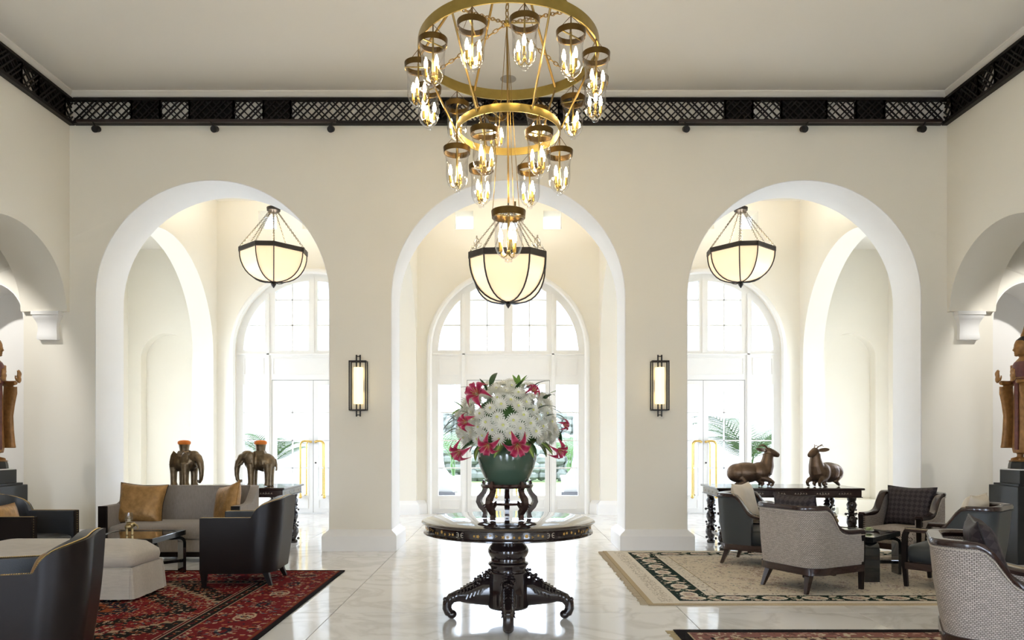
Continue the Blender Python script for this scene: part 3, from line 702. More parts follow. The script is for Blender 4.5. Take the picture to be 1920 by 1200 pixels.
# ------------------------------------------------------------------ alabaster bowl pendants
PEND_W = 70.0
def pendant(x, y, zr, L, C, depth, rot, zcan, label, ornaments):
    t = thing('pendant_lamp', label, 'pendant lamp', (x, y, zr), rot, 'alabaster bowl pendants')
    h = L/2 + C*math.sqrt(.5)   # half width across flats (long sides)
    a = L/2
    rim = [(a, -h), (h, -a), (h, a), (a, h), (-a, h), (-h, a), (-h, -a), (-a, -h)]
    m = MB(); n = 8; bh = .085*depth/.55
    lv = [(1.0, 0), (1.035, 0), (1.035, bh), (1.0, bh), (.93, bh), (.93, 0)]
    for (k, z) in lv: m.v += [(p[0]*k, p[1]*k, z) for p in rim]
    for i in range(6):
        for k in range(n): m.f.append((i*n+k, i*n+(k+1) % n, ((i+1) % 6)*n+(k+1) % n, ((i+1) % 6)*n+k))
    m.obj('rim_band', M_IRON, t, smooth=False)
    N = 9
    def bowl(p, i, k=1.0):
        u = i/N*PI/2*.985; c = math.cos(u)**.75; return Vector((p[0]*c*k, p[1]*c*k, -depth*math.sin(u)*k))
    for k in range(n):
        g = MB(); p, q = rim[k], rim[(k+1) % n]; rows = []
        for i in range(N+1):
            A, B = bowl(p, i, .985), bowl(q, i, .985); rows.append([A, A.lerp(B, .33), A.lerp(B, .67), B])
        for r in rows: g.v += [tuple(v) for v in r]
        for i in range(N):
            for j in range(3): g.f.append((i*4+j, i*4+j+1, i*4+5+j, i*4+4+j))
        g.obj('glass_panel', M_BOWL, t, angle=60, fix=False)
        MB().tube([bowl(p, i, 1.005) for i in range(N+1)], .011*depth/.55, 6).obj('rib', M_IRON, t)
    MB().lathe([(.002,-.10),(.03,-.06),(.045,-.03),(.03,0),(.06,.012),(.05,.03)], 14, (0,0,-depth)).obj('finial', M_IRON, t)
    zc = zcan - zr
    pl = bpy.data.lights.new('pendant_light', 'POINT'); pl.energy = PEND_W; pl.color = (1.0, .97, .92); pl.shadow_soft_size = .12
    po = bpy.data.objects.new('pendant_light', pl); COL.objects.link(po); po.parent = t; po.location = (0, 0, -depth*.35)
    MB().lathe([(.02,-.06),(.07,-.05),(.11,-.02),(.115,.03),(.08,.05),(.03,.07)], 18, (0,0,zc)).obj('canopy', M_IRON, t)
    MB().tube([(0,0,zc), (0,0,ZV-zr-.02)], .012, 6).obj('suspension_rod', M_IRON, t)
    for k in range(8):
        if ornaments and k % 2: pass
        p = Vector((rim[k][0], rim[k][1], bh)); q = Vector((rim[k][0]*.12, rim[k][1]*.12, zc-.03)); ch = MB(); nn = 26
        d = (q-p).normalized(); sd = d.orthogonal().normalized(); s2 = d.cross(sd)
        for i in range(nn):
            cpt = p.lerp(q, (i+.5)/nn); ll = (q-p).length/nn*.62; ax = sd if i % 2 else s2
            ch.tube([cpt+d*ll*math.cos(b)+ax*.012*math.sin(b) for b in [2*PI*j/6 for j in range(6)]], .0045, 4, closed=True)
        ch.obj('chain', M_CHAIN, t)
    for k in ((0, 2, 4, 6) if ornaments else (1,)):
        p, q = rim[k], rim[(k+1) % n]; mid = Vector(((p[0]+q[0])/2, (p[1]+q[1])/2, bh)) if ornaments else Vector((0,0,bh))
        if ornaments: p_ = Vector(rim[k] + (bh,)); mid = p_.lerp(Vector(rim[(k+1) % n] + (bh,)), .5)
        tg = Vector((q[0]-p[0], q[1]-p[1], 0)).normalized(); o = MB(); S = 1.0 if ornaments else .8
        o.tube([mid, mid+Vector((0,0,.2*S))], [.012,.006], 6); o.ball(mid+Vector((0,0,.22*S)), .014)
        for s in (-1, 1):
            o.tube([mid+Vector((0,0,.04*S)), mid+tg*s*.06*S+Vector((0,0,.09*S)), mid+tg*s*.065*S+Vector((0,0,.14*S)), mid+tg*s*.03*S+Vector((0,0,.17*S)), mid+Vector((0,0,.21*S))], .008, 6)
            o.tube([mid+Vector((0,0,.03*S)), mid+tg*s*.09*S+Vector((0,0,.03*S)), mid+tg*s*.13*S+Vector((0,0,.06*S)), mid+tg*s*.11*S+Vector((0,0,.085*S)), mid+tg*s*.09*S+Vector((0,0,.07*S))], .008, 6)
        o.obj('fleur_ornament', M_SILVER, t)
    return t
pendant((513-CX)*12.1/F_PX, 12.1, AT(0, 476, 12.1).z, .53, .29, .48, PI/4+.05, 5.33, 'bowl pendant lamp hanging in the left arch', False)
pendant((1389-CX)*12.1/F_PX, 12.1, AT(0, 476, 12.1).z, .53, .29, .48, PI/4-.08, 5.33, 'bowl pendant lamp hanging in the right arch', False)
pendant(0, 12.1, AT(0, 494, 12.1).z, .73, .36, .66, -.04, 5.33, 'larger bowl pendant lamp hanging below the brass chandelier', True)

# ------------------------------------------------------------------ great brass chandelier
CHY = 5.75
ch = thing('chandelier', 'two-tier brass ring chandelier with glass bell lanterns', 'chandelier', (0.002, CHY, 0))
RB, ZB, RS, ZS = .722, 4.50, .415, 3.878
def ring(r, z, h, th):
    return MB().lathe([(r-th, z), (r, z), (r+.002, z+h*.5), (r, z+h), (r-th, z+h), (r-th, z)], 96, cap=False)
ring(RB, ZB, .088, .010).obj('large_ring', M_BRASS, ch)
ring(RS, ZS, .062, .008).obj('small_ring', M_BRASS, ch)
def pol(r, deg, z): a = math.radians(deg); return Vector((r*math.sin(a), -r*math.cos(a), z))
APX = Vector((0, 0, 5.53))
for dg in (25, 85, 145, 205, 265, 325):
    MB().tube([APX + pol(.03, dg, 0), pol(RB-.004, dg, ZB+.05)], .0105, 8).obj('upper_rod', M_BRONZEROD, ch)
    MB().tube([pol(RB-.012, dg, ZB+.02), pol(RS+.004, dg, ZS+.03)], .0085, 8).obj('lower_rod', M_BRONZEROD, ch)
MB().lathe([(.02,-.08),(.05,-.05),(.06,0),(.04,.05),(.015,.07),(.012,.40),(.09,.415),(.11,.44)], 20, APX).obj('ceiling_hub', M_BRASS, ch)
def chain(p, q, link, r, nm='chain'):
    p, q = Vector(p), Vector(q); n = max(4, int((q-p).length/link)); d = (q-p).normalized(); sd = d.orthogonal().normalized(); s2 = d.cross(sd); m = MB()
    for i in range(n):
        c_ = p.lerp(q, (i+.5)/n); ax = sd if i % 2 else s2
        m.tube([c_+d*link*.68*math.cos(b)+ax*link*.30*math.sin(b) for b in [2*PI*j/8 for j in range(8)]], r, 5, closed=True)
    return m.obj(nm, M_BRONZEROD, ch)
HUB = AT(950, 44, CHY) - Vector((0, CHY, 0))
chain(APX - Vector((0,0,.08)), HUB, .05, .005)
for dg in (35, 125, 245, 330): chain(HUB, pol(RB-.015, dg, ZB+.02), .042, .0038)
MB().ball(HUB, .028).obj('chain_hub', M_BRASS, ch)
ZL = AT(0, 404, CHY).z     # rim of the lowest lantern
MB().tube([HUB, (0,0,ZL+.10)], .0075, 8).obj('centre_rod', M_BRONZEROD, ch)
for dg in (40, 160, 280): MB().tube([HUB, pol(.13, dg, ZL+.02)], .0028, 5).obj('wire', M_BRONZEROD, ch)
# bell lanterns
def lantern_meshes(R, H):
    g = MB(); k = R/.1
    pr = [(R*1.0, 0), (R*.97, -.02*k), (R*.885, -.06*k), (R*.86, -.10*k), (R*.87, -H*.55), (R*.84, -H*.68), (R*.70, -H*.80), (R*.46, -H*.88), (R*.26, -H*.915), (R*.20, -H*.935), (R*.25, -H*.955), (R*.22, -H*.98), (R*.02, -H)]
    g.lathe(pr, 28, cap=False); ins = [(max(.001, r-.004), z+.003) for (r, z) in pr]
    glass = g.mesh('bell_lantern'); glass.materials.append(M_JAR)
    rim = MB().lathe([(R*1.0, -.006), (R*1.05, -.010), (R*1.09, .034*k), (R*1.05, .036*k), (R*1.0, .0), (R*1.0,-.006)], 32, cap=False)
    rim = rim.mesh('rim_band'); rim.materials.append(M_BRASSD)
    zt = -H*.80
    arms = MB().tube([(0,0,.03*k), (0,0,zt+.01)], .0075*k, 8); arms.ball((0,0,zt+.01), .014*k); arms.box(-R, R, -.004, .004, .004, .012)
    bulbs = []
    for i in range(3):
        a = 2*PI*i/3 + .45; c_, s_ = math.cos(a), math.sin(a); r = R*.52
        arms.tube([(0,0,zt+.008)] + [(c_*r*u, s_*r*u, zt+.008-.028*k*math.sin(PI*u*.9)) for u in (.3,.6,.85)] + [(c_*r, s_*r, zt+.02*k)], .0035*k, 6)
        arms.cyl((c_*r, s_*r, zt+.015*k), (c_*r, s_*r, zt+.075*k), .0125*k, n=10)
        b = MB().lathe([(.007*k,0),(.0135*k,.018*k),(.015*k,.038*k),(.010*k,.064*k),(.003*k,.085*k)], 10, (c_*r, s_*r, zt+.075*k)).mesh('bulb'); b.materials.append(M_BULB); bulbs.append(b)
    arms = arms.mesh('candle_arms'); arms.materials.append(M_BRASS)
    return glass, rim, arms, bulbs
LM = lantern_meshes(.100, .325); LMb = lantern_meshes(.128, .37)
def lantern(pos, hang, big=False, rz=0):
    glass, rim, arms, bulbs = LMb if big else LM
    o = link_mesh('bell_lantern', glass, ch); o.location = pos; o.rotation_euler = (0,0,rz)
    link_mesh('rim_band', rim, o); link_mesh('candle_arms', arms, o)
    for b in bulbs: link_mesh('bulb', b, o)
    if not big:
        w = MB(); top = Vector((0,0,hang))
        for i in range(3):
            a = 2*PI*i/3 + .9; w.tube([top, (.1*math.cos(a), .1*math.sin(a), .03)], .0024, 5)
        w.tube([top, (0,0,.02)], [.0055, .0045], 6); w.obj('hanger', M_BRASSD, o)
    return o
for i in range(12): lantern(pol(RB-.004, 9+30*i, ZB-.145), .147, rz=i*.7)
for i in range(6): lantern(pol(RS-.003, 34+60*i, ZS-.15), .152, rz=i*1.1+.4)
lantern(Vector((0,0,ZL-.01)), 0, True, .3)
MB().box(.045, .06, -.01, .01, ZL+.02, ZL+.11).obj('clip', M_BRASSD, ch, smooth=False)
# ------------------------------------------------------------------ round pedestal table
TY = 5.755
tb = thing('pedestal_table', 'round dark rosewood pedestal table with gilt inlay and carved feet', 'table', (0, TY, 0))
MB().lathe([(.60,.770),(.672,.772),(.688,.778),(.692,.786),(.686,.795),(.672,.800),(.0,.800)][:-1]+[(.02,.800)], 96).obj('table_top', M_ROSEW_TOP, tb, angle=50)
MB().lathe([(.40,.768),(.658,.770),(.655,.730),(.66,.715),(.675,.708),(.676,.700),(.66,.694),(.40,.694)], 96).obj('apron', M_ROSEW, tb)
inl = MB(); ri = random.Random(11)
for k in range(96):
    a = 2*PI*k/96 + ri.uniform(-.015,.015); kk = k % 16
    if kk in (0, 1, 15): continue
    r = .6585; cx_, cy_ = r*math.cos(a), r*math.sin(a)
    T = Matrix.Translation((cx_, cy_, .742+ri.uniform(-.009,.009))) @ Matrix.Rotation(a+PI/2, 4, 'Z') @ Matrix.Rotation(PI/2, 4, 'X')
    npet = ri.choice((5, 5, 6, 3)); rr = ri.uniform(.009, .017)
    for j in range(npet):
        b = 2*PI*j/npet; R = T @ Matrix.Rotation(b, 4, 'Z')
        inl.add([(0,0,.0), (rr*.55,-rr*.3,.0), (rr,0,0), (rr*.55,rr*.3,0), (rr*.5,0,.0022)], [(0,1,4),(1,2,4),(2,3,4),(3,0,4)], R)
stuff(inl.obj('gilt_inlay', mat('gilt_inlay', (.60,.36,.09), .4, .5, var=.4), tb, smooth=False, fix=False))
pear = MB()
for k in (0, 1, 2, 3, 4, 5):
    for s in (-1, 1):
        a = 2*PI*k/6 - .04 + s*.036; cx_, cy_ = .6592*math.cos(a), .6592*math.sin(a)
        T = Matrix.Translation((cx_, cy_, .742)) @ Matrix.Rotation(a+PI/2, 4, 'Z')
        pear.tube([(T @ Vector((s*.014*math.cos(q)+0, 0, .017*math.sin(q)))) for q in [PI*.35+ (2*PI-.7*PI)*i/10 for i in range(11)]], .003, 4)
        pear.tube([T @ Vector((-s*.012,0,0)), T @ Vector((s*.004,0,0))], .003, 4)
pear.obj('pearl_inlay', mat('pearl_inlay', (.42,.38,.30), .3, var=.3), tb)
prof = [(.20,.694),(.16,.685),(.135,.660),(.150,.650),(.162,.638),(.160,.622),(.132,.610),(.135,.600),(.150,.585),(.163,.560),(.163,.535),(.150,.505),(.138,.492),(.140,.478),(.138,.462),(.160,.452),(.163,.440),(.150,.425),(.142,.405),(.146,.388),(.160,.382),(.160,.375),(.157,.368),(.157,.115),(.162,.108),(.158,.095),(.05,.09)]
MB().lathe(prof[::-1], 48).obj('pedestal_column', M_ROSEW, tb, angle=50)
def table_foot():
    """carved cabriole foot along +x"""
    pts = [(.12,.215),(.19,.215),(.26,.195),(.33,.185),(.40,.185),(.455,.165),(.488,.125),(.492,.085),(.478,.052),(.455,.038)]
    hgt = [.115,.110,.085,.064,.050,.043,.040,.038,.038,.032]; wid = [.05,.055,.055,.05,.045,.042,.040,.040,.042,.036]
    m = MB(); n = 12; P = [Vector((x,0,z)) for x, z in pts]; vs_ = []
    for i, p in enumerate(P):
        t = (P[min(i+1, len(P)-1)]-P[max(i-1, 0)]).normalized(); nn = Vector((-t.z,0,t.x)); 
        for k in range(n):
            a = 2*PI*k/n; vs_.append(p + nn*hgt[i]*math.sin(a) + Vector((0,1,0))*wid[i]*math.cos(a))
    fs_ = [(i*n+k, i*n+(k+1) % n, (i+1)*n+(k+1) % n, (i+1)*n+k) for i in range(len(P)-1) for k in range(n)] + [tuple(range(n)), tuple((len(P)-1)*n+k for k in range(n))]
    m.add(vs_, fs_); m.ball((.452,0,.036), (.040,.042,.036)); m.ball((.505,0,.155), (.02,.03,.02))
    return m
def foot_carving():
    m = MB(); r = random.Random(5)
    for k in range(34):
        u = r.random(); x = .15+.11*u; m.ball((x+r.uniform(-.01,.01), r.uniform(-.05,.05), .385-.09*u+r.uniform(-.035,.02)), r.uniform(.009,.019), 7, 5)
    for i in range(9):
        u = i/8; x = .27+.20*u; z = .305-.09*u-.05*u*u
        for s in (-1, 1): m.tube([(x-.02, s*.015, z-.005), (x+.01, s*.035, z-.012), (x+.005, s*.05, z-.045)], [.009,.011,.004], 6)
    for i in range(5): m.tube([(.20+.03*i, s_*.048, .25-.012*i) for s_ in (-1,)] + [(.215+.03*i, -.055, .215-.012*i)], .007, 5); m.tube([(.20+.03*i, .048, .25-.012*i), (.215+.03*i, .055, .215-.012*i)], .007, 5)
    return m
fm = table_foot().mesh('claw_foot'); fm.materials.append(M_ROSEW); fc = foot_carving().mesh('leaf_carving'); fc.materials.append(M_ROSEW)
for k in range(4):
    o = link_mesh('claw_foot', fm, tb); o.rotation_euler = (0, 0, k*PI/2); link_mesh('leaf_carving', fc, o)

# ------------------------------------------------------------------ plant stand, pot, flowers
TT = .800
st = thing('plant_stand', 'carved reddish wood plant stand on the round table', 'stand', (-.01, TY, TT+.004))
zt = .285
MB().lathe([(.165,zt-.035),(.205,zt-.035),(.212,zt-.02),(.205,zt-.005),(.165,zt-.005),(.165,zt-.035)], 48, cap=False).obj('top_ring', M_STAND, st)
MB().lathe([(.03,.115),(.125,.112),(.13,.12),(.125,.132),(.03,.135)], 36).obj('lower_shelf', M_STAND, st)
leg = MB().sweep([(.195,0,zt+.02),(.200,0,zt-.02),(.186,0,.235),(.198,0,.205),(.232,0,.165),(.240,0,.13),(.222,0,.095),(.192,0,.065),(.185,0,.04),(.190,0,.012),(.192,0,0)], [(-.019,-.022),(.019,-.022),(.019,.022),(-.019,.022)], up=(0,1,0), scl=[.35,.9,.85,.85,1.0,1.0,1.0,1.0,.75,.8,.9])
leg.tube([(.20,0,.085),(.165,0,.11),(.145,0,.125),(.15,0,.14),(.165,0,.135)], [.018,.014,.012,.011,.008], 8); leg.ball((.190,0,.012), (.02,.02,.012))
leg = leg.mesh('leg', angle=50); leg.materials.append(M_STAND)
for a in (90, 162, 234, 306, 18): o = link_mesh('leg', leg, st); o.rotation_euler = (0,0,math.radians(a))
zp = TT + zt - .02
pp = [(.05,.0),(.115,.0),(.150,.018),(.185,.07),(.215,.14),(.235,.21),(.240,.255),(.232,.29),(.215,.315),(.222,.325),(.214,.330),(.20,.31),(.18,.29),(.05,.29)]
tag(MB().lathe(pp, 56, (-.01, TY, zp)).obj('glazed_pot', M_POT, angle=60), 'dark celadon green glazed pot holding the bouquet', 'pot')

fa = thing('flower_arrangement', 'domed bouquet of white chrysanthemums and pink lilies', 'flowers', (-.01, TY, zp+.30))
def petal_layer(m, n, L, w, el, off, curl=.3):
    for k in range(n):
        a = 2*PI*k/n + off; R = Matrix.Rotation(a, 4, 'Z')
        c_, s_ = math.cos(el), math.sin(el)
        p0 = (0.004, 0, 0); p1 = (L*.55*c_, 0, L*.55*s_); p2 = (L*c_, 0, L*s_ + L*curl*.35)
        m.add([(p0[0],-w*.3,p0[2]), (p0[0],w*.3,p0[2]), (p1[0],w,p1[2]), (p2[0],w*.35,p2[2]), (p2[0],-w*.35,p2[2]), (p1[0],-w,p1[2])], [(0,1,2,5), (5,2,3,4)], R)
def mum(seed):
    r = random.Random(seed); m = MB()
    petal_layer(m, 18, .064, .0058, -.15, r.random()); petal_layer(m, 17, .060, .0056, .22, r.random()); petal_layer(m, 15, .052, .0052, .55, r.random(), .1); petal_layer(m, 11, .040, .0048, .95, r.random(), 0)
    me = m.mesh('chrysanthemum', smooth=False, fix=False); me.materials.append(M_PETALW); return me
mums = [mum(i) for i in range(3)]
cen = MB().ball((0,0,.014), (.011,.011,.008), 10, 6).mesh('flower_centre'); cen.materials.append(M_PETALC)
def orient(d, roll=0, tilt=None):
    q = Vector(d).to_track_quat('Z', 'Y').to_matrix().to_4x4(); return q @ Matrix.Rotation(roll, 4, 'Z')
rf = random.Random(21)
DC = Vector((0, 0, .185)); DR = Vector((.385, .37, .335))
lily_spots = [(900,745,.34,1.15),(881,792,.33,.8),(919,828,.36,1.0),(968,828,.38,1.15),(871,838,.30,1.0),(1038,836,.30,.9),(993,742,.15,.7),(1046,797,.15,.6)]
lp = []
for (px, py, fy, sc) in lily_spots:
    p = AT(px, py, TY-fy) - Vector((-.01, TY, zp+.30)); lp.append((p, sc))
N = 165
for i in range(N):
    zz = 1 - 1.42*(i+.5)/N; rr = math.sqrt(max(0, 1-zz*zz)); a = i*2.39996 + .3
    d = Vector((rr*math.cos(a), rr*math.sin(a), zz)); p = DC + Vector((d.x*DR.x, d.y*DR.y, d.z*DR.z))*rf.uniform(.90, 1.06)
    if any((p-q).length < .07*s for q, s in lp): continue
    if rf.random() < .06: continue
    M = Matrix.Translation(p) @ orient(d + Vector((rf.uniform(-.3,.3), rf.uniform(-.3,.3), rf.uniform(-.2,.2))), rf.random()*6) @ Matrix.Scale(rf.uniform(.80, 1.02), 4)
    o = link_mesh('chrysanthemum', mums[i % 3], fa, M); link_mesh('flower_centre', cen, o)
def lily():
    m = MB(); m.col = []
    for k in range(6):
        a = 2*PI*k/6 + (.0 if k % 2 else .06); R = Matrix.Rotation(a, 4, 'Z'); wd = .034 if k % 2 else .025; N_ = 9; vs_, cs = [], []
        for i in range(N_):
            u = i/(N_-1); r = .010 + .112*u; z = .085*math.sin(u*PI*.72) - .10*max(0, u-.55)/.45*u
            w = wd*(math.sin(PI*(u**.85*.97+.02))**1.05)+.001
            for q in (-1, -.5, 0, .5, 1):
                vs_.append((r, q*w, z + .010*abs(q)))
                c_ = Vector((.34,.012,.055)).lerp(Vector((.70,.30,.36)), abs(q)**4*.6); c_ = c_.lerp(Vector((.75,.25,.10)), max(0, .25-u)*2.2); cs.append(tuple(c_))
        fs_ = [(i*5+j, i*5+j+1, i*5+6+j, i*5+5+j) for i in range(N_-1) for j in range(4)]
        m.add(vs_, fs_, R); m.col += cs
    for k in range(5):
        a = 2*PI*k/5; b = len(m.v); m.tube([(0,0,.0), (.018*math.cos(a), .018*math.sin(a), .05), (.03*math.cos(a), .03*math.sin(a), .085)], .0022, 4); m.col += [(.55,.45,.15)]*(len(m.v)-b)
    me = m.mesh('lily', fix=False, angle=70); me.materials.append(M_LILY); return me
lm = lily()
for (p, sc) in lp:
    d = (p-DC).normalized(); d = Vector((d.x, d.y-.25, d.z-.25)).normalized() if p.z < .12 else Vector((d.x, d.y-.35, d.z)).normalized()
    link_mesh('lily', lm, fa, Matrix.Translation(p + d*.045) @ orient(d, rf.random()*2) @ Matrix.Scale(sc*.78, 4))
def leafmesh(L, W, droop, varieg):
    m = MB(); m.col = []; N_ = 10
    for i in range(N_):
        u = i/(N_-1); x = L*math.sin(u*droop)/droop; z = -L*(1-math.cos(u*droop))/droop; w = W*math.sin(PI*(u*.94+.04))**.8
        for q in (-1, -.4, 0, .4, 1):
            m.v.append((x, q*w, z + .15*w*abs(q)))
            g = Vector((.02,.06,.015)); y = Vector((.42,.55,.12)); m.col.append(tuple(g.lerp(y, .9 if (varieg and abs(q) < .2) else (.25 if varieg and abs(q) < .5 else .0))))
    m.f = [(i*5+j, i*5+j+1, i*5+6+j, i*5+5+j) for i in range(N_-1) for j in range(4)]
    me = m.mesh('leaf', fix=False, angle=80); me.materials.append(M_LEAFV); return me
big = leafmesh(.24, .036, 1.5, True); drk = leafmesh(.20, .026, 1.2, False); sml = leafmesh(.13, .017, .5, False)
smlg = MB(); smlg.v = []; 
for k in range(22):
    a = 2*PI*k/22 + rf.uniform(-.1,.1); el = rf.uniform(-.1,.25)
    me = big if k % 2 == 0 else drk
    M = Matrix.Translation((.21*math.cos(a), .21*math.sin(a), .045+rf.uniform(-.01,.02))) @ Matrix.Rotation(a, 4, 'Z') @ Matrix.Rotation(-el, 4, 'Y') @ Matrix.Rotation(rf.uniform(-.5,.5), 4, 'X')
    link_mesh('leaf', me, fa, M)
for k in range(46):
    zz = rf.uniform(-.1, .95); rr = math.sqrt(1-zz*zz); a = rf.random()*2*PI; d = Vector((rr*math.cos(a), rr*math.sin(a), zz))
    p = DC + Vector((d.x*DR.x, d.y*DR.y, d.z*DR.z))*.95
    M = Matrix.Translation(p) @ (d + Vector((rf.uniform(-.5,.5), rf.uniform(-.5,.5), rf.uniform(-.2,.5)))).to_track_quat('X', 'Z').to_matrix().to_4x4()
    link_mesh('leaf', sml if k % 2 else drk, fa, M)
sg = sml.copy(); sg.materials.clear(); sg.materials.append(M_LEAFL)
for (px, py, dx, dz, n) in ((972,728,.2,1,5),(868,765,-1,.25,4),(1030,738,1,.2,2),(855,803,-1,0,2)):
    b0 = AT(px, py, TY-.12) - Vector((-.01, TY, zp+.30))
    for k in range(n):
        dd = Vector((dx+rf.uniform(-.6,.6), rf.uniform(-.5,.3), dz+rf.uniform(-.5,.5)))
        link_mesh('leaf', sg, fa, Matrix.Translation(b0) @ dd.to_track_quat('X', 'Z').to_matrix().to_4x4())
fo = MB().ball(tuple(DC), (.27,.27,.25), 20, 12); fo.cyl((0,0,-.005), (0,0,.1), .17, .26, 20)
fo.obj('foliage_core', M_LEAF, fa)
# ------------------------------------------------------------------ rugs
class Canvas:
    def __init__(s, w, h, cell, base):
        s.nx, s.ny, s.cell, s.w, s.h = int(w/cell), int(h/cell), cell, w, h
        s.a = np.zeros((s.ny, s.nx, 3), np.float32); s.a[:] = base
        s.X, s.Y = np.meshgrid((np.arange(s.nx)+.5)*cell, (np.arange(s.ny)+.5)*cell)
        s.E = np.minimum(np.minimum(s.X, w-s.X), np.minimum(s.Y, h-s.Y))     # distance from the edge
    def mask(s, m, c): s.a[m] = c
    def ell(s, x, y, rx, ry, c, rot=0):
        i0, i1 = max(0, int((y-max(rx,ry))/s.cell)-1), min(s.ny, int((y+max(rx,ry))/s.cell)+2)
        j0, j1 = max(0, int((x-max(rx,ry))/s.cell)-1), min(s.nx, int((x+max(rx,ry))/s.cell)+2)
        if i0 >= i1 or j0 >= j1: return
        dx, dy = s.X[i0:i1, j0:j1]-x, s.Y[i0:i1, j0:j1]-y; c_, s_ = math.cos(rot), math.sin(rot)
        u, v = dx*c_+dy*s_, -dx*s_+dy*c_
        s.a[i0:i1, j0:j1][(u/rx)**2+(v/ry)**2 < 1] = c
    def rosette(s, x, y, r, c1, c2, n=6, c3=None):
        for k in range(n):
            a = 2*PI*k/n; s.ell(x+r*.6*math.cos(a), y+r*.6*math.sin(a), r*.45, r*.28, c1, a)
        s.ell(x, y, r*.4, r*.4, c2)
        if c3 is not None: s.ell(x, y, r*.18, r*.18, c3)
    def obj(s, name, label, x0, y0, z, th, mtl, cat='rug'):
        nx, ny = s.nx, s.ny
        gx = np.linspace(x0, x0+s.w, nx+1); gy = np.linspace(y0, y0+s.h, ny+1)
        XX, YY = np.meshgrid(gx, gy); rng = np.random.default_rng(3)
        V = np.stack([XX, YY, np.full_like(XX, z+th)+rng.uniform(-.0006,.0006,XX.shape)], -1).reshape(-1, 3)
        idx = np.arange((nx+1)*(ny+1)).reshape(ny+1, nx+1)
        F = np.stack([idx[:-1,:-1], idx[:-1,1:], idx[1:,1:], idx[1:,:-1]], -1).reshape(-1, 4)
        b = len(V); bot = np.array([[x0,y0,z],[x0+s.w,y0,z],[x0+s.w,y0+s.h,z],[x0,y0+s.h,z],[x0,y0,z+th],[x0+s.w,y0,z+th],[x0+s.w,y0+s.h,z+th],[x0,y0+s.h,z+th]])
        V = np.concatenate([V, bot]); side = np.array([[0,1,5,4],[1,2,6,5],[2,3,7,6],[3,0,4,7],[3,2,1,0]])+b
        Fa = np.concatenate([F, side])
        me = bpy.data.meshes.new(name); me.vertices.add(len(V)); me.vertices.foreach_set('co', V.astype(np.float32).ravel())
        me.loops.add(len(Fa)*4); me.loops.foreach_set('vertex_index', Fa.astype(np.int32).ravel())
        me.polygons.add(len(Fa)); me.polygons.foreach_set('loop_start', (np.arange(len(Fa))*4).astype(np.int32))
        me.polygons.foreach_set('loop_total', np.full(len(Fa), 4, np.int32))
        me.update(calc_edges=True)
        ca = me.color_attributes.new('Col', 'FLOAT_COLOR', 'CORNER'); c = np.ones((len(Fa), 4, 4), np.float32)
        c[:len(F), :, :3] = s.a.reshape(-1, 1, 3); c[len(F):, :, :3] = s.a[0, 0]
        ca.data.foreach_set('color', c.ravel()); me.materials.append(mtl); me.validate()
        o = bpy.data.objects.new(name, me); COL.objects.link(o); return tag(o, label, cat)
M_RUG = attr_mat('wool_rug', .95, .05, .4, 500)
def A3(*c): return np.array(c, np.float32)
def fringe(x, y0, y1, s, c, n, parent, L=.05):
    m = MB(); r = random.Random(2)
    for k in range(n):
        y = y0+(y1-y0)*(k+.5)/n; l = L*r.uniform(.7,1.15); dy = r.uniform(-.012,.012)
        m.box(min(x, x+s*l), max(x, x+s*l), y-.006+dy*.5, y+.006+dy*.5, .001, .007)
    return stuff(m.obj('fringe', mat('rug_fringe', c, .95), parent, smooth=False))
rr_ = random.Random(12)
# red tribal rug ---------------------------------------------------
RED, DRED, NAVY, CREAM, RUST, BLK = A3(.185,.018,.022), A3(.10,.012,.016), A3(.018,.019,.028), A3(.50,.36,.24), A3(.33,.085,.035), A3(.016,.013,.013)
W, H = 3.75, 3.75; c = Canvas(W, H, .0105, RED)
c.mask(c.E < .045, BLK)
bd = (c.E > .045) & (c.E < .60); c.mask(bd, RED*.92)
for (a, b, col) in ((.055,.072,RUST*.6),(.60,.615,CREAM*.75),(.615,.70,BLK),(.70,.712,CREAM*.8),(.712,.735,DRED),(.735,.748,CREAM*.75)): c.mask((c.E > a) & (c.E < b), col)
def along(c, e):       # points along a rectangle inset by e
    pts = []
    for (x0, y0, x1, y1) in ((e,e,c.w-e,e),(c.w-e,e,c.w-e,c.h-e),(c.w-e,c.h-e,e,c.h-e),(e,c.h-e,e,e)): pts.append((x0,y0,x1,y1))
    return pts
for (x0,y0,x1,y1) in along(c, .33):
    L = math.hypot(x1-x0, y1-y0); n = int(L/.40); hz = abs(x1-x0) > abs(y1-y0)
    for k in range(n+1):
        x, y = x0+(x1-x0)*k/n, y0+(y1-y0)*k/n; a = 0 if hz else PI/2
        if k % 2: 
            c.ell(x, y, .135, .085, CREAM, a); c.ell(x, y, .115, .068, RED*.9, a); c.rosette(x, y, .075, CREAM*.9, NAVY, 8, RUST)
        else:
            for q in range(14): b = 2*PI*q/14; c.ell(x+.12*math.cos(b)*(1 if hz else .7), y+.12*math.sin(b)*(.7 if hz else 1), .022, .008, CREAM*.8, b)
            c.ell(x, y, .10, .058, NAVY, a); c.ell(x, y, .055, .025, RED*.8, a)
for (x0,y0,x1,y1) in along(c, .657):
    L = math.hypot(x1-x0, y1-y0); n = int(L/.06)
    for k in range(n+1):
        x, y = x0+(x1-x0)*k/n, y0+(y1-y0)*k/n; c.ell(x, y, .024, .009, [CREAM*.9, RED*1.3, RUST][k % 3], .8 if k % 2 else -.8)
pal = [CREAM, RUST, NAVY, BLK, CREAM*.8, A3(.42,.19,.10), DRED*.6, A3(.10,.11,.12)]
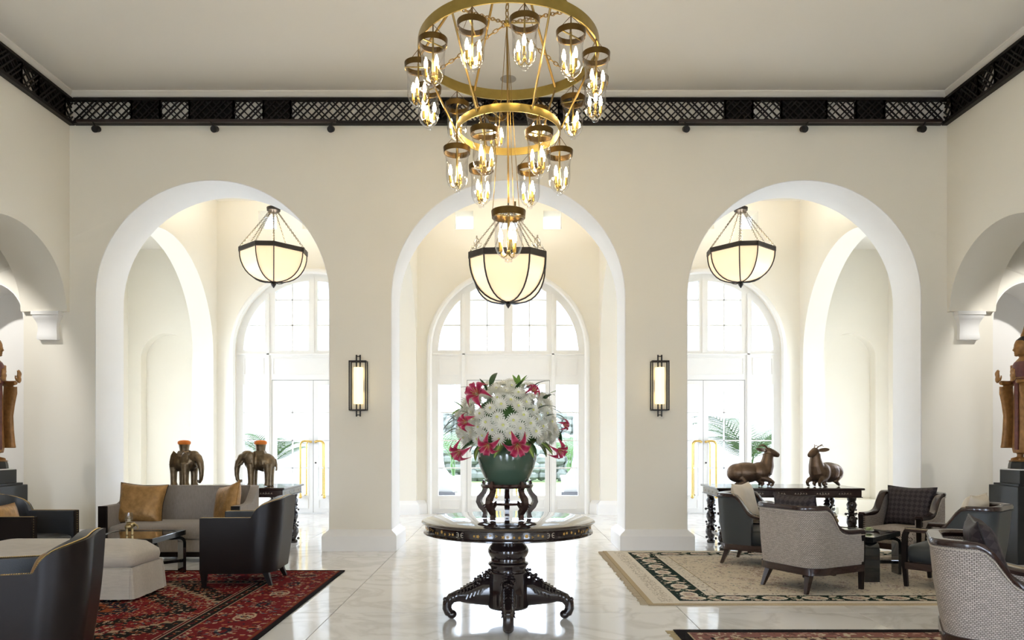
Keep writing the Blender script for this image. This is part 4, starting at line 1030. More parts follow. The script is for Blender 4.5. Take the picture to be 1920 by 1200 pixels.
for k in range(2100):                                   # small scattered motifs in the field and borders, mirrored
    x, y = rr_.uniform(.07, W/2), rr_.uniform(.07, H/2); col = rr_.choice(pal); r = rr_.uniform(.010, .026); ro = rr_.random()*PI; as_ = rr_.uniform(.3, .8)
    e = min(x, y)
    if .59 < e < .75: continue
    if .18 < e < .48 and rr_.random() < .6: continue
    for (mx, my, sg) in ((x,y,1),(W-x,y,-1),(x,H-y,-1),(W-x,H-y,1)): c.ell(mx, my, r, r*as_, col, ro*sg)
for k in range(7):                                      # angular navy leaves and vines
    pass
def gline(c, p, q, w, col, jag=0):
    n = int(math.hypot(q[0]-p[0], q[1]-p[1])/(.008))+1
    for i in range(n+1):
        u = i/n; c.ell(p[0]+(q[0]-p[0])*u, p[1]+(q[1]-p[1])*u+jag*math.sin(u*18), w, w, col)
def med(c, cx_, cy_, rx, ry, cols):
    ax, ay = np.floor(np.abs(c.X-cx_)/.07)*.07, np.floor(np.abs(c.Y-cy_)/.07)*.07
    for (f, col) in cols: c.mask(((ax/(rx*f) + ay/(ry*f)) < 1) & (c.E > .75), col)
med(c, W/2, H/2, 1.05, 1.05, [(1, CREAM*.7), (.965, BLK), (.78, CREAM*.6), (.755, RED), (.50, CREAM*.7), (.47, NAVY), (.28, RUST*.8), (.22, BLK)])
for (x, y) in ((.75,.75),(W-.75,.75),(.75,H-.75),(W-.75,H-.75)):
    med(c, x, y, .8, .8, [(1, CREAM*.7), (.955, BLK), (.6, CREAM*.5), (.56, RED*.8)])
for k in range(900):
    x, y = rr_.uniform(.78, W/2), rr_.uniform(.78, H/2); col = rr_.choice([RED*1.2, CREAM, RUST, CREAM*.8, A3(.42,.19,.10), BLK]); r = rr_.uniform(.009,.020); ro = rr_.random()*PI
    for (mx, my, sg) in ((x,y,1),(W-x,y,-1),(x,H-y,-1),(W-x,H-y,1)): c.ell(mx, my, r, r*.5, col, ro*sg)
c.obj('persian_rug', 'dark red tribal rug under the left seating group', -1.79-W, 7.86-H, 0.0005, .012, M_RUG)
# beige rug with green border ---------------------------------------
BG, BGL, GRN, PCH, MAU, TAN = A3(.70,.61,.48), A3(.76,.69,.58), A3(.016,.030,.023), A3(.62,.50,.37), A3(.28,.20,.18), A3(.50,.39,.24)
W, H = 4.55, 3.03; c = Canvas(W, H, .0115, BG)
Ex = np.minimum(c.X, W-c.X); Ey = np.minimum(c.Y, H-c.Y)
c.mask((Ex < .30) | (Ey < .13), BGL)
c.mask((Ex < .045) | (Ey < .03), TAN); c.mask(((Ex > .11) & (Ex < .12)) | ((Ex > .26) & (Ex < .27)), MAU*1.5)
for k in range(420):
    x, y = rr_.uniform(.13, .25), rr_.uniform(.1, H/2)
    for (mx, my) in ((x,y),(W-x,y),(x,H-y),(W-x,H-y)): c.ell(mx, my, .012, .005, BG*.72, rr_.random()*3)
gb = (Ex > .30) & (Ey > .13) & ~((Ex > .60) & (Ey > .36)); c.mask(gb, GRN)
def greenband(x0, y0, x1, y1, hz):
    L = math.hypot(x1-x0, y1-y0); n = int(L/.36)
    for k in range(n+1):
        x, y = x0+(x1-x0)*k/n, y0+(y1-y0)*k/n; a = 0 if hz else PI/2
        c.ell(x, y, .115, .080, BGL, a); c.ell(x, y, .09, .055, PCH, a); c.rosette(x, y, .05, MAU*1.3, BGL, 6, MAU)
        if k < n:
            for q in (.5,):
                xm, ym = x+(x1-x0)/n*q, y+(y1-y0)/n*q
                for s in (-1, 1):
                    ox, oy = (0, s*.055) if hz else (s*.055, 0)
                    c.ell(xm+ox, ym+oy, .055, .02, BG, (0 if hz else PI/2)+s*.6); c.ell(xm-ox*.3, ym-oy*.3, .03, .012, A3(.20,.25,.18), .7*s)
                    c.ell(xm+ox*1.7, ym+oy*1.5, .02, .014, PCH, 0)
for k in range(700):
    x, y = rr_.uniform(.31, W/2), rr_.uniform(.14, H/2)
    if x > .59 and y > .35: continue
    col = rr_.choice([BGL, PCH, BG*.8, A3(.16,.21,.15), MAU]); r = rr_.uniform(.010,.022); ro = rr_.random()*PI
    for (mx, my, sg) in ((x,y,1),(W-x,y,-1),(x,H-y,-1),(W-x,H-y,1)): c.ell(mx, my, r, r*.45, col, ro*sg)
greenband(.45, .245, W-.45, .245, True); greenband(.45, H-.245, W-.45, H-.245, True); greenband(.45, .40, .45, H-.4, False); greenband(W-.45, .4, W-.45, H-.4, False)
c.mask((Ex > .60) & (Ey > .36) & ~((Ex > .74) & (Ey > .46)), BGL*.95)
c.mask((Ex > .735) & (Ey > .455) & ~((Ex > .745) & (Ey > .465)), TAN*.75)
for k in range(950):
    x, y = rr_.uniform(.62, W/2), rr_.uniform(.38, H/2); t_ = rr_.random()
    col = BG*rr_.uniform(.5,.85) if t_ < .6 else (MAU*rr_.uniform(.9,1.5) if t_ < .8 else (PCH*.8 if t_ < .93 else A3(.20,.24,.20))); r = rr_.uniform(.010,.026); ro = rr_.random()*PI
    for (mx, my, sg) in ((x,y,1),(W-x,y,-1),(x,H-y,-1),(W-x,H-y,1)): c.ell(mx, my, r, r*rr_.uniform(.2,.5), col, ro*sg)
for k in range(16):
    x, y = rr_.uniform(.95, W/2), rr_.uniform(.65, H/2)
    for (mx, my) in ((x,y),(W-x,y),(x,H-y),(W-x,H-y)):
        c.ell(mx, my, .075, .06, MAU*1.7); c.ell(mx, my, .066, .052, BGL); c.rosette(mx, my, .05, PCH*.85, MAU*1.2, 7, BGL)
bo = c.obj('floral_rug', 'beige floral rug with dark green border under the right seating group', 1.215, 6.21, 0.0005, .012, M_RUG)
fringe(1.216, 6.22, 9.23, -1, (.50,.41,.28), 150, bo, .062)
# third rug in the foreground ---------------------------------------
W, H = 4.2, 2.6; c = Canvas(W, H, .012, A3(.46,.36,.23)); E = c.E
c.mask(E < .09, BLK); c.mask((E > .09) & (E < .22), A3(.26,.12,.10)); c.mask((E > .22) & (E < .235), BLK)
for k in range(1400):
    x, y = rr_.uniform(.10, W/2), rr_.uniform(.10, H/2); e = min(x, y); r = rr_.uniform(.010,.035); ro = rr_.random()*PI
    col = rr_.choice([A3(.55,.45,.32), A3(.42,.25,.20), A3(.16,.08,.07)]) if e < .22 else rr_.choice([A3(.24,.09,.08), A3(.60,.50,.36), A3(.08,.05,.05), A3(.33,.22,.12)])
    for (mx, my, sg) in ((x,y,1),(W-x,y,-1),(x,H-y,-1),(W-x,H-y,1)): c.ell(mx, my, r, r*rr_.uniform(.3,.6), col, ro*sg)
b3 = c.obj('floral_rug', 'dark-edged tan floral rug at the bottom edge beside the near woven armchair', 1.235, 5.375-H, 0.0005, .012, M_RUG)
fringe(1.236, 5.375-H, 5.37, -1, (.42,.33,.18), 120, b3, .06)

# ------------------------------------------------------------------ upholstery helpers
def u_path(xf, xb, hw, r, n=10, nst=8, flare=0.0):
    """U-shaped plan from right front, round the back, to left front: (x, y, nx, ny)"""
    P = []
    for i in range(nst): u = i/nst; P.append((xf+(xb+r-xf)*u, -hw, 0, -1))
    for i in range(n+1): a = -PI/2 - PI/2*i/n; P.append((xb+r+r*math.cos(a), -hw+r+r*math.sin(a), math.cos(a), math.sin(a)))
    for i in range(1, nst*2): u = i/(nst*2); P.append((xb, (-hw+r)+(2*hw-2*r)*u, -1, 0))
    for i in range(n+1): a = PI - PI/2*i/n; P.append((xb+r+r*math.cos(a), hw-r+r*math.sin(a), math.cos(a), math.sin(a)))
    for i in range(1, nst+1): u = i/nst; P.append((xb+r+(xf-xb-r)*u, hw, 0, 1))
    return P
def shell(P, o0, o1, zb, ztop, rake=0.0, nz=6, bow=0.0, uvs=True):
    """curved upholstered wall between offsets o0 (outer) and o1 (inner) of the plan path"""
    m = MB(); m.uv = []; n = len(P); s = [0]
    for i in range(1, n): s.append(s[-1]+math.hypot(P[i][0]-P[i-1][0], P[i][1]-P[i-1][1]))
    ring_ = []
    for i, (x, y, nx, ny) in enumerate(P):
        zt_ = ztop(i, x, y); col = []
        for k in range(nz+1): z = zb+(zt_-zb)*k/nz; col.append((o0, z))
        for k in range(nz, -1, -1): z = zb+(zt_-zb)*k/nz; col.append((o1, z))
        row = []
        for (o, z) in col:
            bk = max(0, -nx); rk = rake*(z-zb)*bk; b_ = bow*math.sin(PI*min(1, max(0, (z-zb)/(zt_-zb+1e-6))))
            oo = o + (b_ if o == o0 else 0)
            row.append(len(m.v)); m.v.append((x+nx*oo-rk, y+ny*oo, z)); m.uv.append((s[i], z))
        ring_.append(row)
    k = len(ring_[0])
    for i in range(n-1):
        for j in range(k): m.f.append((ring_[i][j], ring_[i+1][j], ring_[i+1][(j+1) % k], ring_[i][(j+1) % k]))
    m.f += [tuple(ring_[0]), tuple(reversed(ring_[-1]))]
    return m
def cushion(x0, x1, y0, y1, z0, z1, r=.05, crown=.02):
    m = MB(); N_ = 12; m.uv = []
    def sq(t): return max(-1, min(1, t))
    rows = []
    for zi, (zz, ins) in enumerate([(z0, .02), (z0+.015, .0), ((z0+z1)/2, -.008), (z1-.02, .0), (z1, .02), (z1+crown*.7, .08), (z1+crown, .16)]):
        row = []; hx, hy = (x1-x0)/2-ins, (y1-y0)/2-ins; rr2 = min(r, hx*.9, hy*.9)
        for (qx, qy, a0) in ((1,-1,-PI/2),(1,1,0),(-1,1,PI/2),(-1,-1,PI)):
            for k in range(6):
                a = a0+PI/2*k/5; row.append(len(m.v)); px_, py_ = (x0+x1)/2+qx*(hx-rr2)+rr2*math.cos(a), (y0+y1)/2+qy*(hy-rr2)+rr2*math.sin(a)
                m.v.append((px_, py_, zz)); m.uv.append((px_, py_+zz))
        rows.append(row)
    n = len(rows[0])
    for i in range(len(rows)-1):
        for k in range(n): m.f.append((rows[i][k], rows[i][(k+1) % n], rows[i+1][(k+1) % n], rows[i+1][k]))
    m.f += [tuple(reversed(rows[0])), tuple(rows[-1])]
    return m
def pillow(name, label, w, h, t, mt, M, pinch=.10, sag=0.0, seed=0, piping=None):
    """square scatter cushion standing in its local x-z plane, facing -y"""
    m = MB(); m.uv = []; N_ = 16; r = random.Random(seed); ph = [r.random()*6 for _ in range(6)]
    for side in (-1, 1):
        for i in range(N_+1):
            for j in range(N_+1):
                u, v = 2*i/N_-1, 2*j/N_-1
                k = (1-pinch*(1-abs(v)**1.5)*abs(u)**2)*1.0; k2 = (1-pinch*(1-abs(u)**1.5)*abs(v)**2)
                th = t/2*max(0, (1-u**4))**.6*max(0, (1-v**4))**.6
                wob = .006*math.sin(5*u+ph[0])*math.sin(4*v+ph[1])*(1-u*u)*(1-v*v)
                zz = h/2*v*k2 - sag*(1-abs(u))*(v > .5)*(v-.5)*2
                m.v.append((w/2*u*k, side*(th+.004)+wob, zz)); m.uv.append((u*w/2/.45*.5, v*h/2/.45*.5))
    S = (N_+1)**2
    for side in (0, 1):
        for i in range(N_):
            for j in range(N_):
                a = side*S+i*(N_+1)+j; m.f.append((a, a+1, a+N_+2, a+N_+1) if side else (a, a+N_+1, a+N_+2, a+1))
    ed_ = [i*(N_+1) for i in range(N_+1)] + [N_*(N_+1)+j for j in range(1, N_+1)] + [i*(N_+1)+N_ for i in range(N_-1, -1, -1)] + [j for j in range(N_-1, 0, -1)]
    for q in range(len(ed_)): a, b = ed_[q], ed_[(q+1) % len(ed_)]; m.f.append((a, b, b+S, a+S))
    o = m.obj(name, mt, angle=70); o.matrix_world = M; tag(o, label, 'cushion')
    rim_ = [m.v[q] for q in ed_]; rim_ = [Vector((p[0], 0, p[2])) for p in rim_]
    if piping: MB().tube(rim_, .0055, 6, closed=True).obj('piping', piping, o)
    return o

# ------------------------------------------------------------------ tub armchairs (left group); local +x is the front
def tub_chair(label, loc, rotz, dimple=False):
    t = thing('tub_armchair', label, 'armchair', loc, rotz, 'dark tub armchairs')
    XF = .31; P = u_path(XF, -.37, .385, .20, n=26, nst=14); n = len(P); AZ, BZ = .672, .862; S = [0]
    for i in range(1, n): S.append(S[-1]+math.hypot(P[i][0]-P[i-1][0], P[i][1]-P[i-1][1]))
    SH = .490
    def zt(i, x, y):
        q = abs(S[i]-S[-1]/2)/SH
        return AZ if q >= 1 else AZ + .012*min(1, (1-q)*8) + (BZ-AZ-.012)*(1-q**2.2)**.42
    rk = .10
    shell(P, 0, -.022, .135, zt, rk, bow=.012).obj('outer_shell', M_CHWOOD, t, angle=50)
    shell(P, -.0225, -.085, .30, lambda i, x, y: zt(i, x, y)-.004, rk*.9, bow=0).obj('inner_upholstery', M_LEATHER, t, angle=50)
    nl = MB()
    def rimpt(p, z, o):
        return (p[0]+p[2]*o-rk*.95*(z-.135)*max(0, -p[2]), p[1]+p[3]*o, z)
    for i in range(n-1):
        for f in (0, .33, .66):
            a, b = P[i], P[i+1]; p = tuple(a[k]+(b[k]-a[k])*f for k in range(4)); z = zt(i, a[0], a[1])*(1-f)+zt(i+1, b[0], b[1])*f
            q = rimpt(p, z+.001, -.030); nl.ball(q, (.0055,.0055,.004), 6, 4)
    for s in (-1, 1):
        for k in range(16): nl.ball((XF+.003, s*(.385-.03), .30+.37*k/15), (.004,.0055,.0055), 6, 4)
    stuff(nl.obj('nail_trim', M_NAIL, t))
    cushion(-.27, XF-.003, -.30, .30, .19, .42, .06, .025).obj('seat', M_LEATHER, t, angle=60)
    for s in (-1, 1):
        MB().taper((XF-.03, s*.355, .0), (.016, .016), (XF-.03, s*.362, .14), (.030, .022)).obj('leg', M_CHWOOD, t, smooth=False)
        MB().taper((-.325, s*.265, .0), (.017, .017), (-.265, s*.245, .15), (.032, .032)).obj('leg', M_CHWOOD, t, smooth=False)
        MB().box(XF-.003, XF+.004, s*.300-.0 if s > 0 else -.388, .388 if s > 0 else -.300, .14, AZ-.003).obj('front_post', M_CHWOOD, t, smooth=False)
    return t
tub_chair('dark tub armchair facing left beside the end of the taupe sofa', (-2.66, 7.27, .0135), PI+.04)
tub_chair('dark tub armchair seen from behind in the near left corner', (-2.93, 4.27, .0135), PI+.36)
tub_chair('dark tub armchair facing right at the left edge behind the ottoman', (-4.95, 7.36, .0135), 0)
def PM(loc, yaw, lean=0, roll=0): return Matrix.Translation(loc) @ Matrix.Rotation(yaw, 4, 'Z') @ Matrix.Rotation(-lean, 4, 'X') @ Matrix.Rotation(roll, 4, 'Y')
pillow('cushion', 'small gold cushion in the tub armchair beside the sofa', .36, .36, .13, M_GOLDPIL, PM((-2.50, 7.30, .60), -PI/2, .25), seed=4, piping=M_GOLDPIL)
pillow('cushion', 'small gold cushion in the near left tub armchair', .36, .36, .13, M_GOLDPIL, PM((-2.79, 4.32, .60), -PI/2+.36, .3), seed=5, piping=M_GOLDPIL)
pillow('cushion', 'small gold cushion in the tub armchair at the left edge', .40, .36, .13, M_GOLDPIL, PM((-5.16, 7.36, .60), PI/2, .25), seed=6, piping=M_GOLDPIL)

# ------------------------------------------------------------------ sofa
sf = thing('sofa', 'taupe fabric sofa with dark wood edges', 'sofa', (-3.95, 8.72, 0), -PI/2, None)
P = u_path(.36, -.40, .82, .16, nst=8)
def zs(i, x, y):
    q = max(0, min(1, (-.02-x)/.30)); return .665 + .20*smoothstep(q)
shell(P, 0, -.10, .17, zs, .08).obj('frame_upholstery', M_SOFA, sf, angle=50)
cushion(-.30, .37, -.715, .715, .28, .43, .06, .03).obj('seat_cushion', M_SOFA, sf, angle=60)
MB().box(-.34, .355, -.76, .76, .13, .275).obj('seat_base', M_SOFA, sf, bevel=.01)
MB().box(-.33, .34, -.75, .75, .07, .128).obj('plinth', M_CHWOOD, sf, smooth=False)
for s in (-1, 1):
    MB().box(.352, .376, s*.82-.10 if s > 0 else -.825, .825 if s > 0 else -.72, .10, .668).obj('arm_front', M_CHWOOD, sf, bevel=.004)
    for x in (-.30, .32): MB().taper((x, s*.74, 0), (.02,.02), (x, s*.74, .075), (.03,.03)).obj('leg', M_CHWOOD, sf, smooth=False)
pillow('cushion', 'large gold damask cushion at the left end of the sofa', .56, .50, .17, M_GOLDPIL, PM((-4.46, 8.72, .665), .10, .28, .06), seed=1, piping=M_CHWOOD)
pillow('cushion', 'large gold damask cushion at the right end of the sofa', .50, .50, .17, M_GOLDPIL, PM((-3.40, 8.68, .66), -.75, .22, -.22), seed=2, piping=M_GOLDPIL)

# ------------------------------------------------------------------ skirted ottoman
ot = thing('ottoman', 'long skirted linen ottoman in front of the coffee table', 'ottoman', (-4.06, 6.60, .0135), 0)
cushion(-.74, .74, -.275, .275, .285, .415, .07, .085).obj('padded_top', M_OTTO, ot, angle=60)
sk = MB(); L = []
x1, y1 = .735, .272
per = [(-x1,-y1),(x1,-y1),(x1,y1),(-x1,y1)]
for i in range(4):
    a, b = per[i], per[(i+1) % 4]; L_ = math.hypot(b[0]-a[0], b[1]-a[1]); n = int(L_/.03); nx, ny = (b[1]-a[1])/L_, -(b[0]-a[0])/L_
    vs_ = []
    for j in range(n+1):
        u = j/n; x, y = a[0]+(b[0]-a[0])*u, a[1]+(b[1]-a[1])*u; e = min(u, 1-u)*L_
        pl = .03 + (.0 if e < .012 else .012) + .004*math.sin(j*.9)
        vs_ += [(x, y, .29), (x+nx*pl*.35, y+ny*pl*.35, .26), (x+nx*pl, y+ny*pl, .02)]
    sk.add(vs_, [(j*3+k, j*3+3+k, j*3+4+k, j*3+1+k) for j in range(n) for k in (0, 1)])
sk.obj('skirt', M_OTTO, ot, fix=False, angle=60)
for (cx_, cy_) in per:
    sx, sy = (1 if cx_ > 0 else -1), (1 if cy_ > 0 else -1)
    MB().tube([(cx_, cy_, .285), (cx_+sx*.006, cy_+sy*.006, .2), (cx_+sx*.016, cy_+sy*.016, .02)], [.012,.02,.026], 8).obj('corner_pleat', M_OTTO, ot)
MB().tube([(-.738,-.275,.288),(.738,-.275,.288),(.738,.275,.288),(-.738,.275,.288)], .006, 6, closed=True).obj('piping', M_OTTO, ot)
MB().box(-.70, .70, -.24, .24, .03, .285).obj('base', M_OTTO, ot, smooth=False)

# ------------------------------------------------------------------ black coffee tables
def coffee_table(label, loc, rot, size, z):
    t = thing('coffee_table', label, 'coffee table', loc, rot, 'black coffee tables'); h = size/2
    m = MB().poly([[(-h,-h),(h,-h),(h,h),(-h,h)], [(-h+.06,-h+.06),(h-.06,-h+.06),(h-.06,h-.06),(-h+.06,h-.06)]], z-.055, z, lambda u, w, t_: (u, w, t_))
    m.obj('top_frame', M_BLACKT, t, smooth=False, bevel=.004)
    MB().box(-h+.06, h-.06, -h+.06, h-.06, z-.03, z-.006).obj('glass_inset', M_TGLASS, t, smooth=False)
    for k in range(4):
        a = PI/4+k*PI/2; R = Matrix.Rotation(a, 4, 'Z'); rad = h*1.30
        pts = [(rad-.22,0,z-.07),(rad-.06,0,z-.07)] + [(rad-.06+.06*math.sin(b), 0, z-.13+.06*math.cos(b)) for b in (.4,.8,1.2,PI/2)] + [(rad,0,.2),(rad,0,0)]
        MB().sweep(pts, [(-.016,-.075),(.016,-.075),(.016,.075),(-.016,.075)], up=(0,1,0), M=R).obj('leg', M_BLACKT, t, angle=30)
        MB().box(0, rad-.01, -.02, .02, .105, .135, M=R).obj('stretcher', M_BLACKT, t, smooth=False)
    return t
coffee_table('square black coffee table between the ottoman and the sofa', (-3.87, 7.42, .0145), 0, .74, .45)
coffee_table('square black coffee table among the woven and leather armchairs', (3.66, 7.68, .0145), math.radians(43), .75, .45)
def votive(label, loc, rot, k):
    t = thing('votive_holder', label, 'candle holder', loc, rot)
    b = MB()
    b.ball((-.01,0,.075), (.042,.030,.036)); b.ball((.028,0,.098), (.024,.022,.026))
    for (x, y) in ((-.03,.016),(-.03,-.016),(.018,.016),(.018,-.016)): b.cyl((x,y,0), (x,y,.06), .013, .014, 8)
    b.tube([(.045,0,.10),(.065,0,.085),(.07,0,.06),(.062,0,.045)], [.011,.009,.007,.005], 8); b.tube([(.035,.012,.09),(.055,.02,.10)], [.006,.002], 6); b.tube([(.035,-.012,.09),(.055,-.02,.10)], [.006,.002], 6)
    for s in (-1, 1): b.ball((.018,s*.024,.10), (.018,.005,.020), 8, 6)
    b.lathe([(.008,0),(.026,.006),(.022,.018),(.034,.03)], 14, (-.012,0,.10)); b.obj('brass_figure', M_VOTIVE, t)
    MB().lathe([(.004,.125),(.026,.130),(.036,.15),(.038,.185),(.033,.225),(.032,.225),(.036,.185),(.034,.152),(.004,.13)], 20, (-.012,0,0), cap=False).obj('glass_cup', M_CLEAR, t)
    MB().cyl((-.012,0,.131), (-.012,0,.155), .016, n=12).obj('candle', M_CREAMPIL, t)
    return t
votive('brass elephant votive with glass cup on the left coffee table', (-3.90, 7.40, .465), .5, 0)
votive('brass votive with glass cup on the right coffee table', (3.62, 7.98, .465), 2.6, 1)
sn = thing('flower_dish', 'small dish with a pale green blossom on the right coffee table', 'dish', (3.83, 7.62, .465))
MB().lathe([(.01,0),(.04,.002),(.055,.012),(.053,.013),(.035,.006),(.01,.005)], 24).obj('dish', M_CLEAR, sn)
q = MB(); 
for el, L_ in ((.2,.055),(.6,.048),(1.0,.04)): petal_layer(q, 9, L_, .012, el, el)
q.obj('blossom', mat('pale_green_petal', (.62,.68,.40), .6), sn, fix=False).location = (0,0,.008)

# ------------------------------------------------------------------ right group armchairs; local +x is the front
def frame_chair(name, label, loc, rotz, panel, seatm, open_arm, group):
    t = thing(name, label, 'armchair', loc, rotz, group)
    P = u_path(.34, -.34, .345, .16, n=8, nst=12)
    BZ, AZ = .775, .535
    def zr(x):
        q = max(0, min(1, (x+.20)/.36)); return BZ + (AZ-BZ)*(1-(1-q)**2.2)*smoothstep(min(1, q*1.6)) if x > -.20 else BZ
    rk = .12
    def zp_(i, x, y): return zr(x) if not (open_arm and x > .02) else .30
    Pp = P if not open_arm else [p for p in P if p[0] <= .06]
    shell(Pp, .0, -.012, .235, lambda i, x, y: zr(x)+.004, rk, nz=5, bow=.008).obj('outer_panel', panel, t, angle=50)
    shell(Pp, -.013, -.065, .30, lambda i, x, y: zr(x)-.001, rk, nz=5).obj('inner_panel', panel if not open_arm else seatm, t, angle=50)
    # sweeping wooden top rail
    rail = MB(); n = len(P); ring_ = []
    for i, (x, y, nx, ny) in enumerate(P):
        z = zr(x); rkx = rk*(z-.235)*max(0, -nx); row = []
        for (o, dz) in ((.012,0),(.016,.022),(.006,.040),(-.055,.040),(-.072,.024),(-.068,0)):
            row.append(len(rail.v)); rail.v.append((x+nx*o-rkx, y+ny*o, z+dz))
        ring_.append(row)
    for i in range(n-1):
        for j in range(6): rail.f.append((ring_[i][j], ring_[i+1][j], ring_[i+1][(j+1) % 6], ring_[i][(j+1) % 6]))
    rail.f += [tuple(ring_[0]), tuple(reversed(ring_[-1]))]
    rail.obj('top_rail', M_MAHOG, t, angle=45)
    # welt under the rail
    MB().tube([(p[0]+p[2]*.012-rk*(zr(p[0])-.26)*max(0,-p[2]), p[1]+p[3]*.012, zr(p[0])-.012) for p in Pp], .004, 6).obj('welt', panel if panel is not M_WEAVE else M_OTTO, t)
    sb = u_path(.34, -.345, .35, .16, n=8, nst=8)
    shell(sb, .006, -.045, .175, lambda i, x, y: .24, 0, nz=1).obj('base_rail', M_MAHOG, t, angle=50)
    MB().box(.30, .345, -.345, .345, .175, .24).obj('front_rail', M_MAHOG, t, smooth=False)
    cushion(-.27, .345, -.29, .29, .235, .40, .05, .03).obj('seat', seatm, t, angle=60)
    for s in (-1, 1):
        fl_ = MB()
        if open_arm: fl_.sweep([(.335,s*.325,.003),(.35,s*.325,.2),(.352,s*.325,.40),(.348,s*.325,.50),(.33,s*.325,.545)], [(-.022,-.024),(.022,-.024),(.022,.024),(-.022,.024)], up=(0,1,0), scl=[.75,.95,1,1,1])
        else: fl_.taper((.335, s*.325, 0), (.017,.018), (.335, s*.325, AZ+.02), (.026,.027))
        fl_.obj('front_leg', M_CHWOOD, t, smooth=False)
        MB().taper((-.335, s*.26, 0), (.016,.016), (-.265, s*.235, .18), (.030,.030)).obj('back_leg', M_MAHOG, t, smooth=False)
    MB().box(-.02, .02, -.30, .30, .150, .178).obj('seat_brace', M_MAHOG, t, smooth=False)
    return t
def rad(d): return math.radians(d)
Z0 = .0135
frame_chair('woven_armchair', 'grey woven armchair with its back to us in the middle of the beige rug', (2.92, 6.98, Z0), rad(27), M_WEAVE, M_DARKPIL, False, 'grey woven armchairs')
frame_chair('woven_armchair', 'grey woven armchair facing us behind the right coffee table', (4.62, 8.38, Z0), rad(216), M_WEAVE, M_WEAVE, False, 'grey woven armchairs')
frame_chair('woven_armchair', 'large near grey woven armchair at the right edge', (3.08, 4.44, Z0), rad(-28), M_WEAVE, M_WEAVE, False, 'grey woven armchairs')
frame_chair('leather_armchair', 'slate leather armchair behind the middle woven armchair', (2.90, 8.32, Z0), rad(-38), M_GREYLEA, M_GREYLEA, True, 'slate leather armchairs')
frame_chair('leather_armchair', 'slate leather armchair with open arms beside the right statue pedestal', (4.33, 6.93, Z0), rad(132), M_GREYLEA, M_GREYLEA, True, 'slate leather armchairs')
def chair_pillow(label, cxy, ang, dist, w, h, mt, z, lean, seed, pip):
    a = rad(ang); return pillow('cushion', label, w, h, .16, mt, PM((cxy[0]-dist*math.cos(a), cxy[1]-dist*math.sin(a), z), a+PI/2, lean), seed=seed, piping=pip)
chair_pillow('dark quilted cushion in the woven armchair turned away from us', (2.92, 6.98), 27, .15, .50, .46, M_DARKPIL, .69, .22, 11, M_CHWOOD)
chair_pillow('dark quilted cushion in the woven armchair facing us', (4.62, 8.38), 216, .15, .56, .48, M_DARKPIL, .655, .22, 12, M_CHWOOD)
chair_pillow('dark quilted cushion in the near woven armchair', (3.08, 4.44), -28, .10, .54, .50, M_DARKPIL, .70, .30, 13, M_CHWOOD)
chair_pillow('cream silk cushion in the leather armchair by the deer table', (2.90, 8.32), -38, .15, .54, .50, M_CREAMPIL, .69, .25, 14, M_CREAMPIL)
chair_pillow('cream silk cushion in the leather armchair by the statue pedestal', (4.33, 6.93), 132, .13, .50, .46, M_CREAMPIL, .70, .25, 15, M_CREAMPIL)
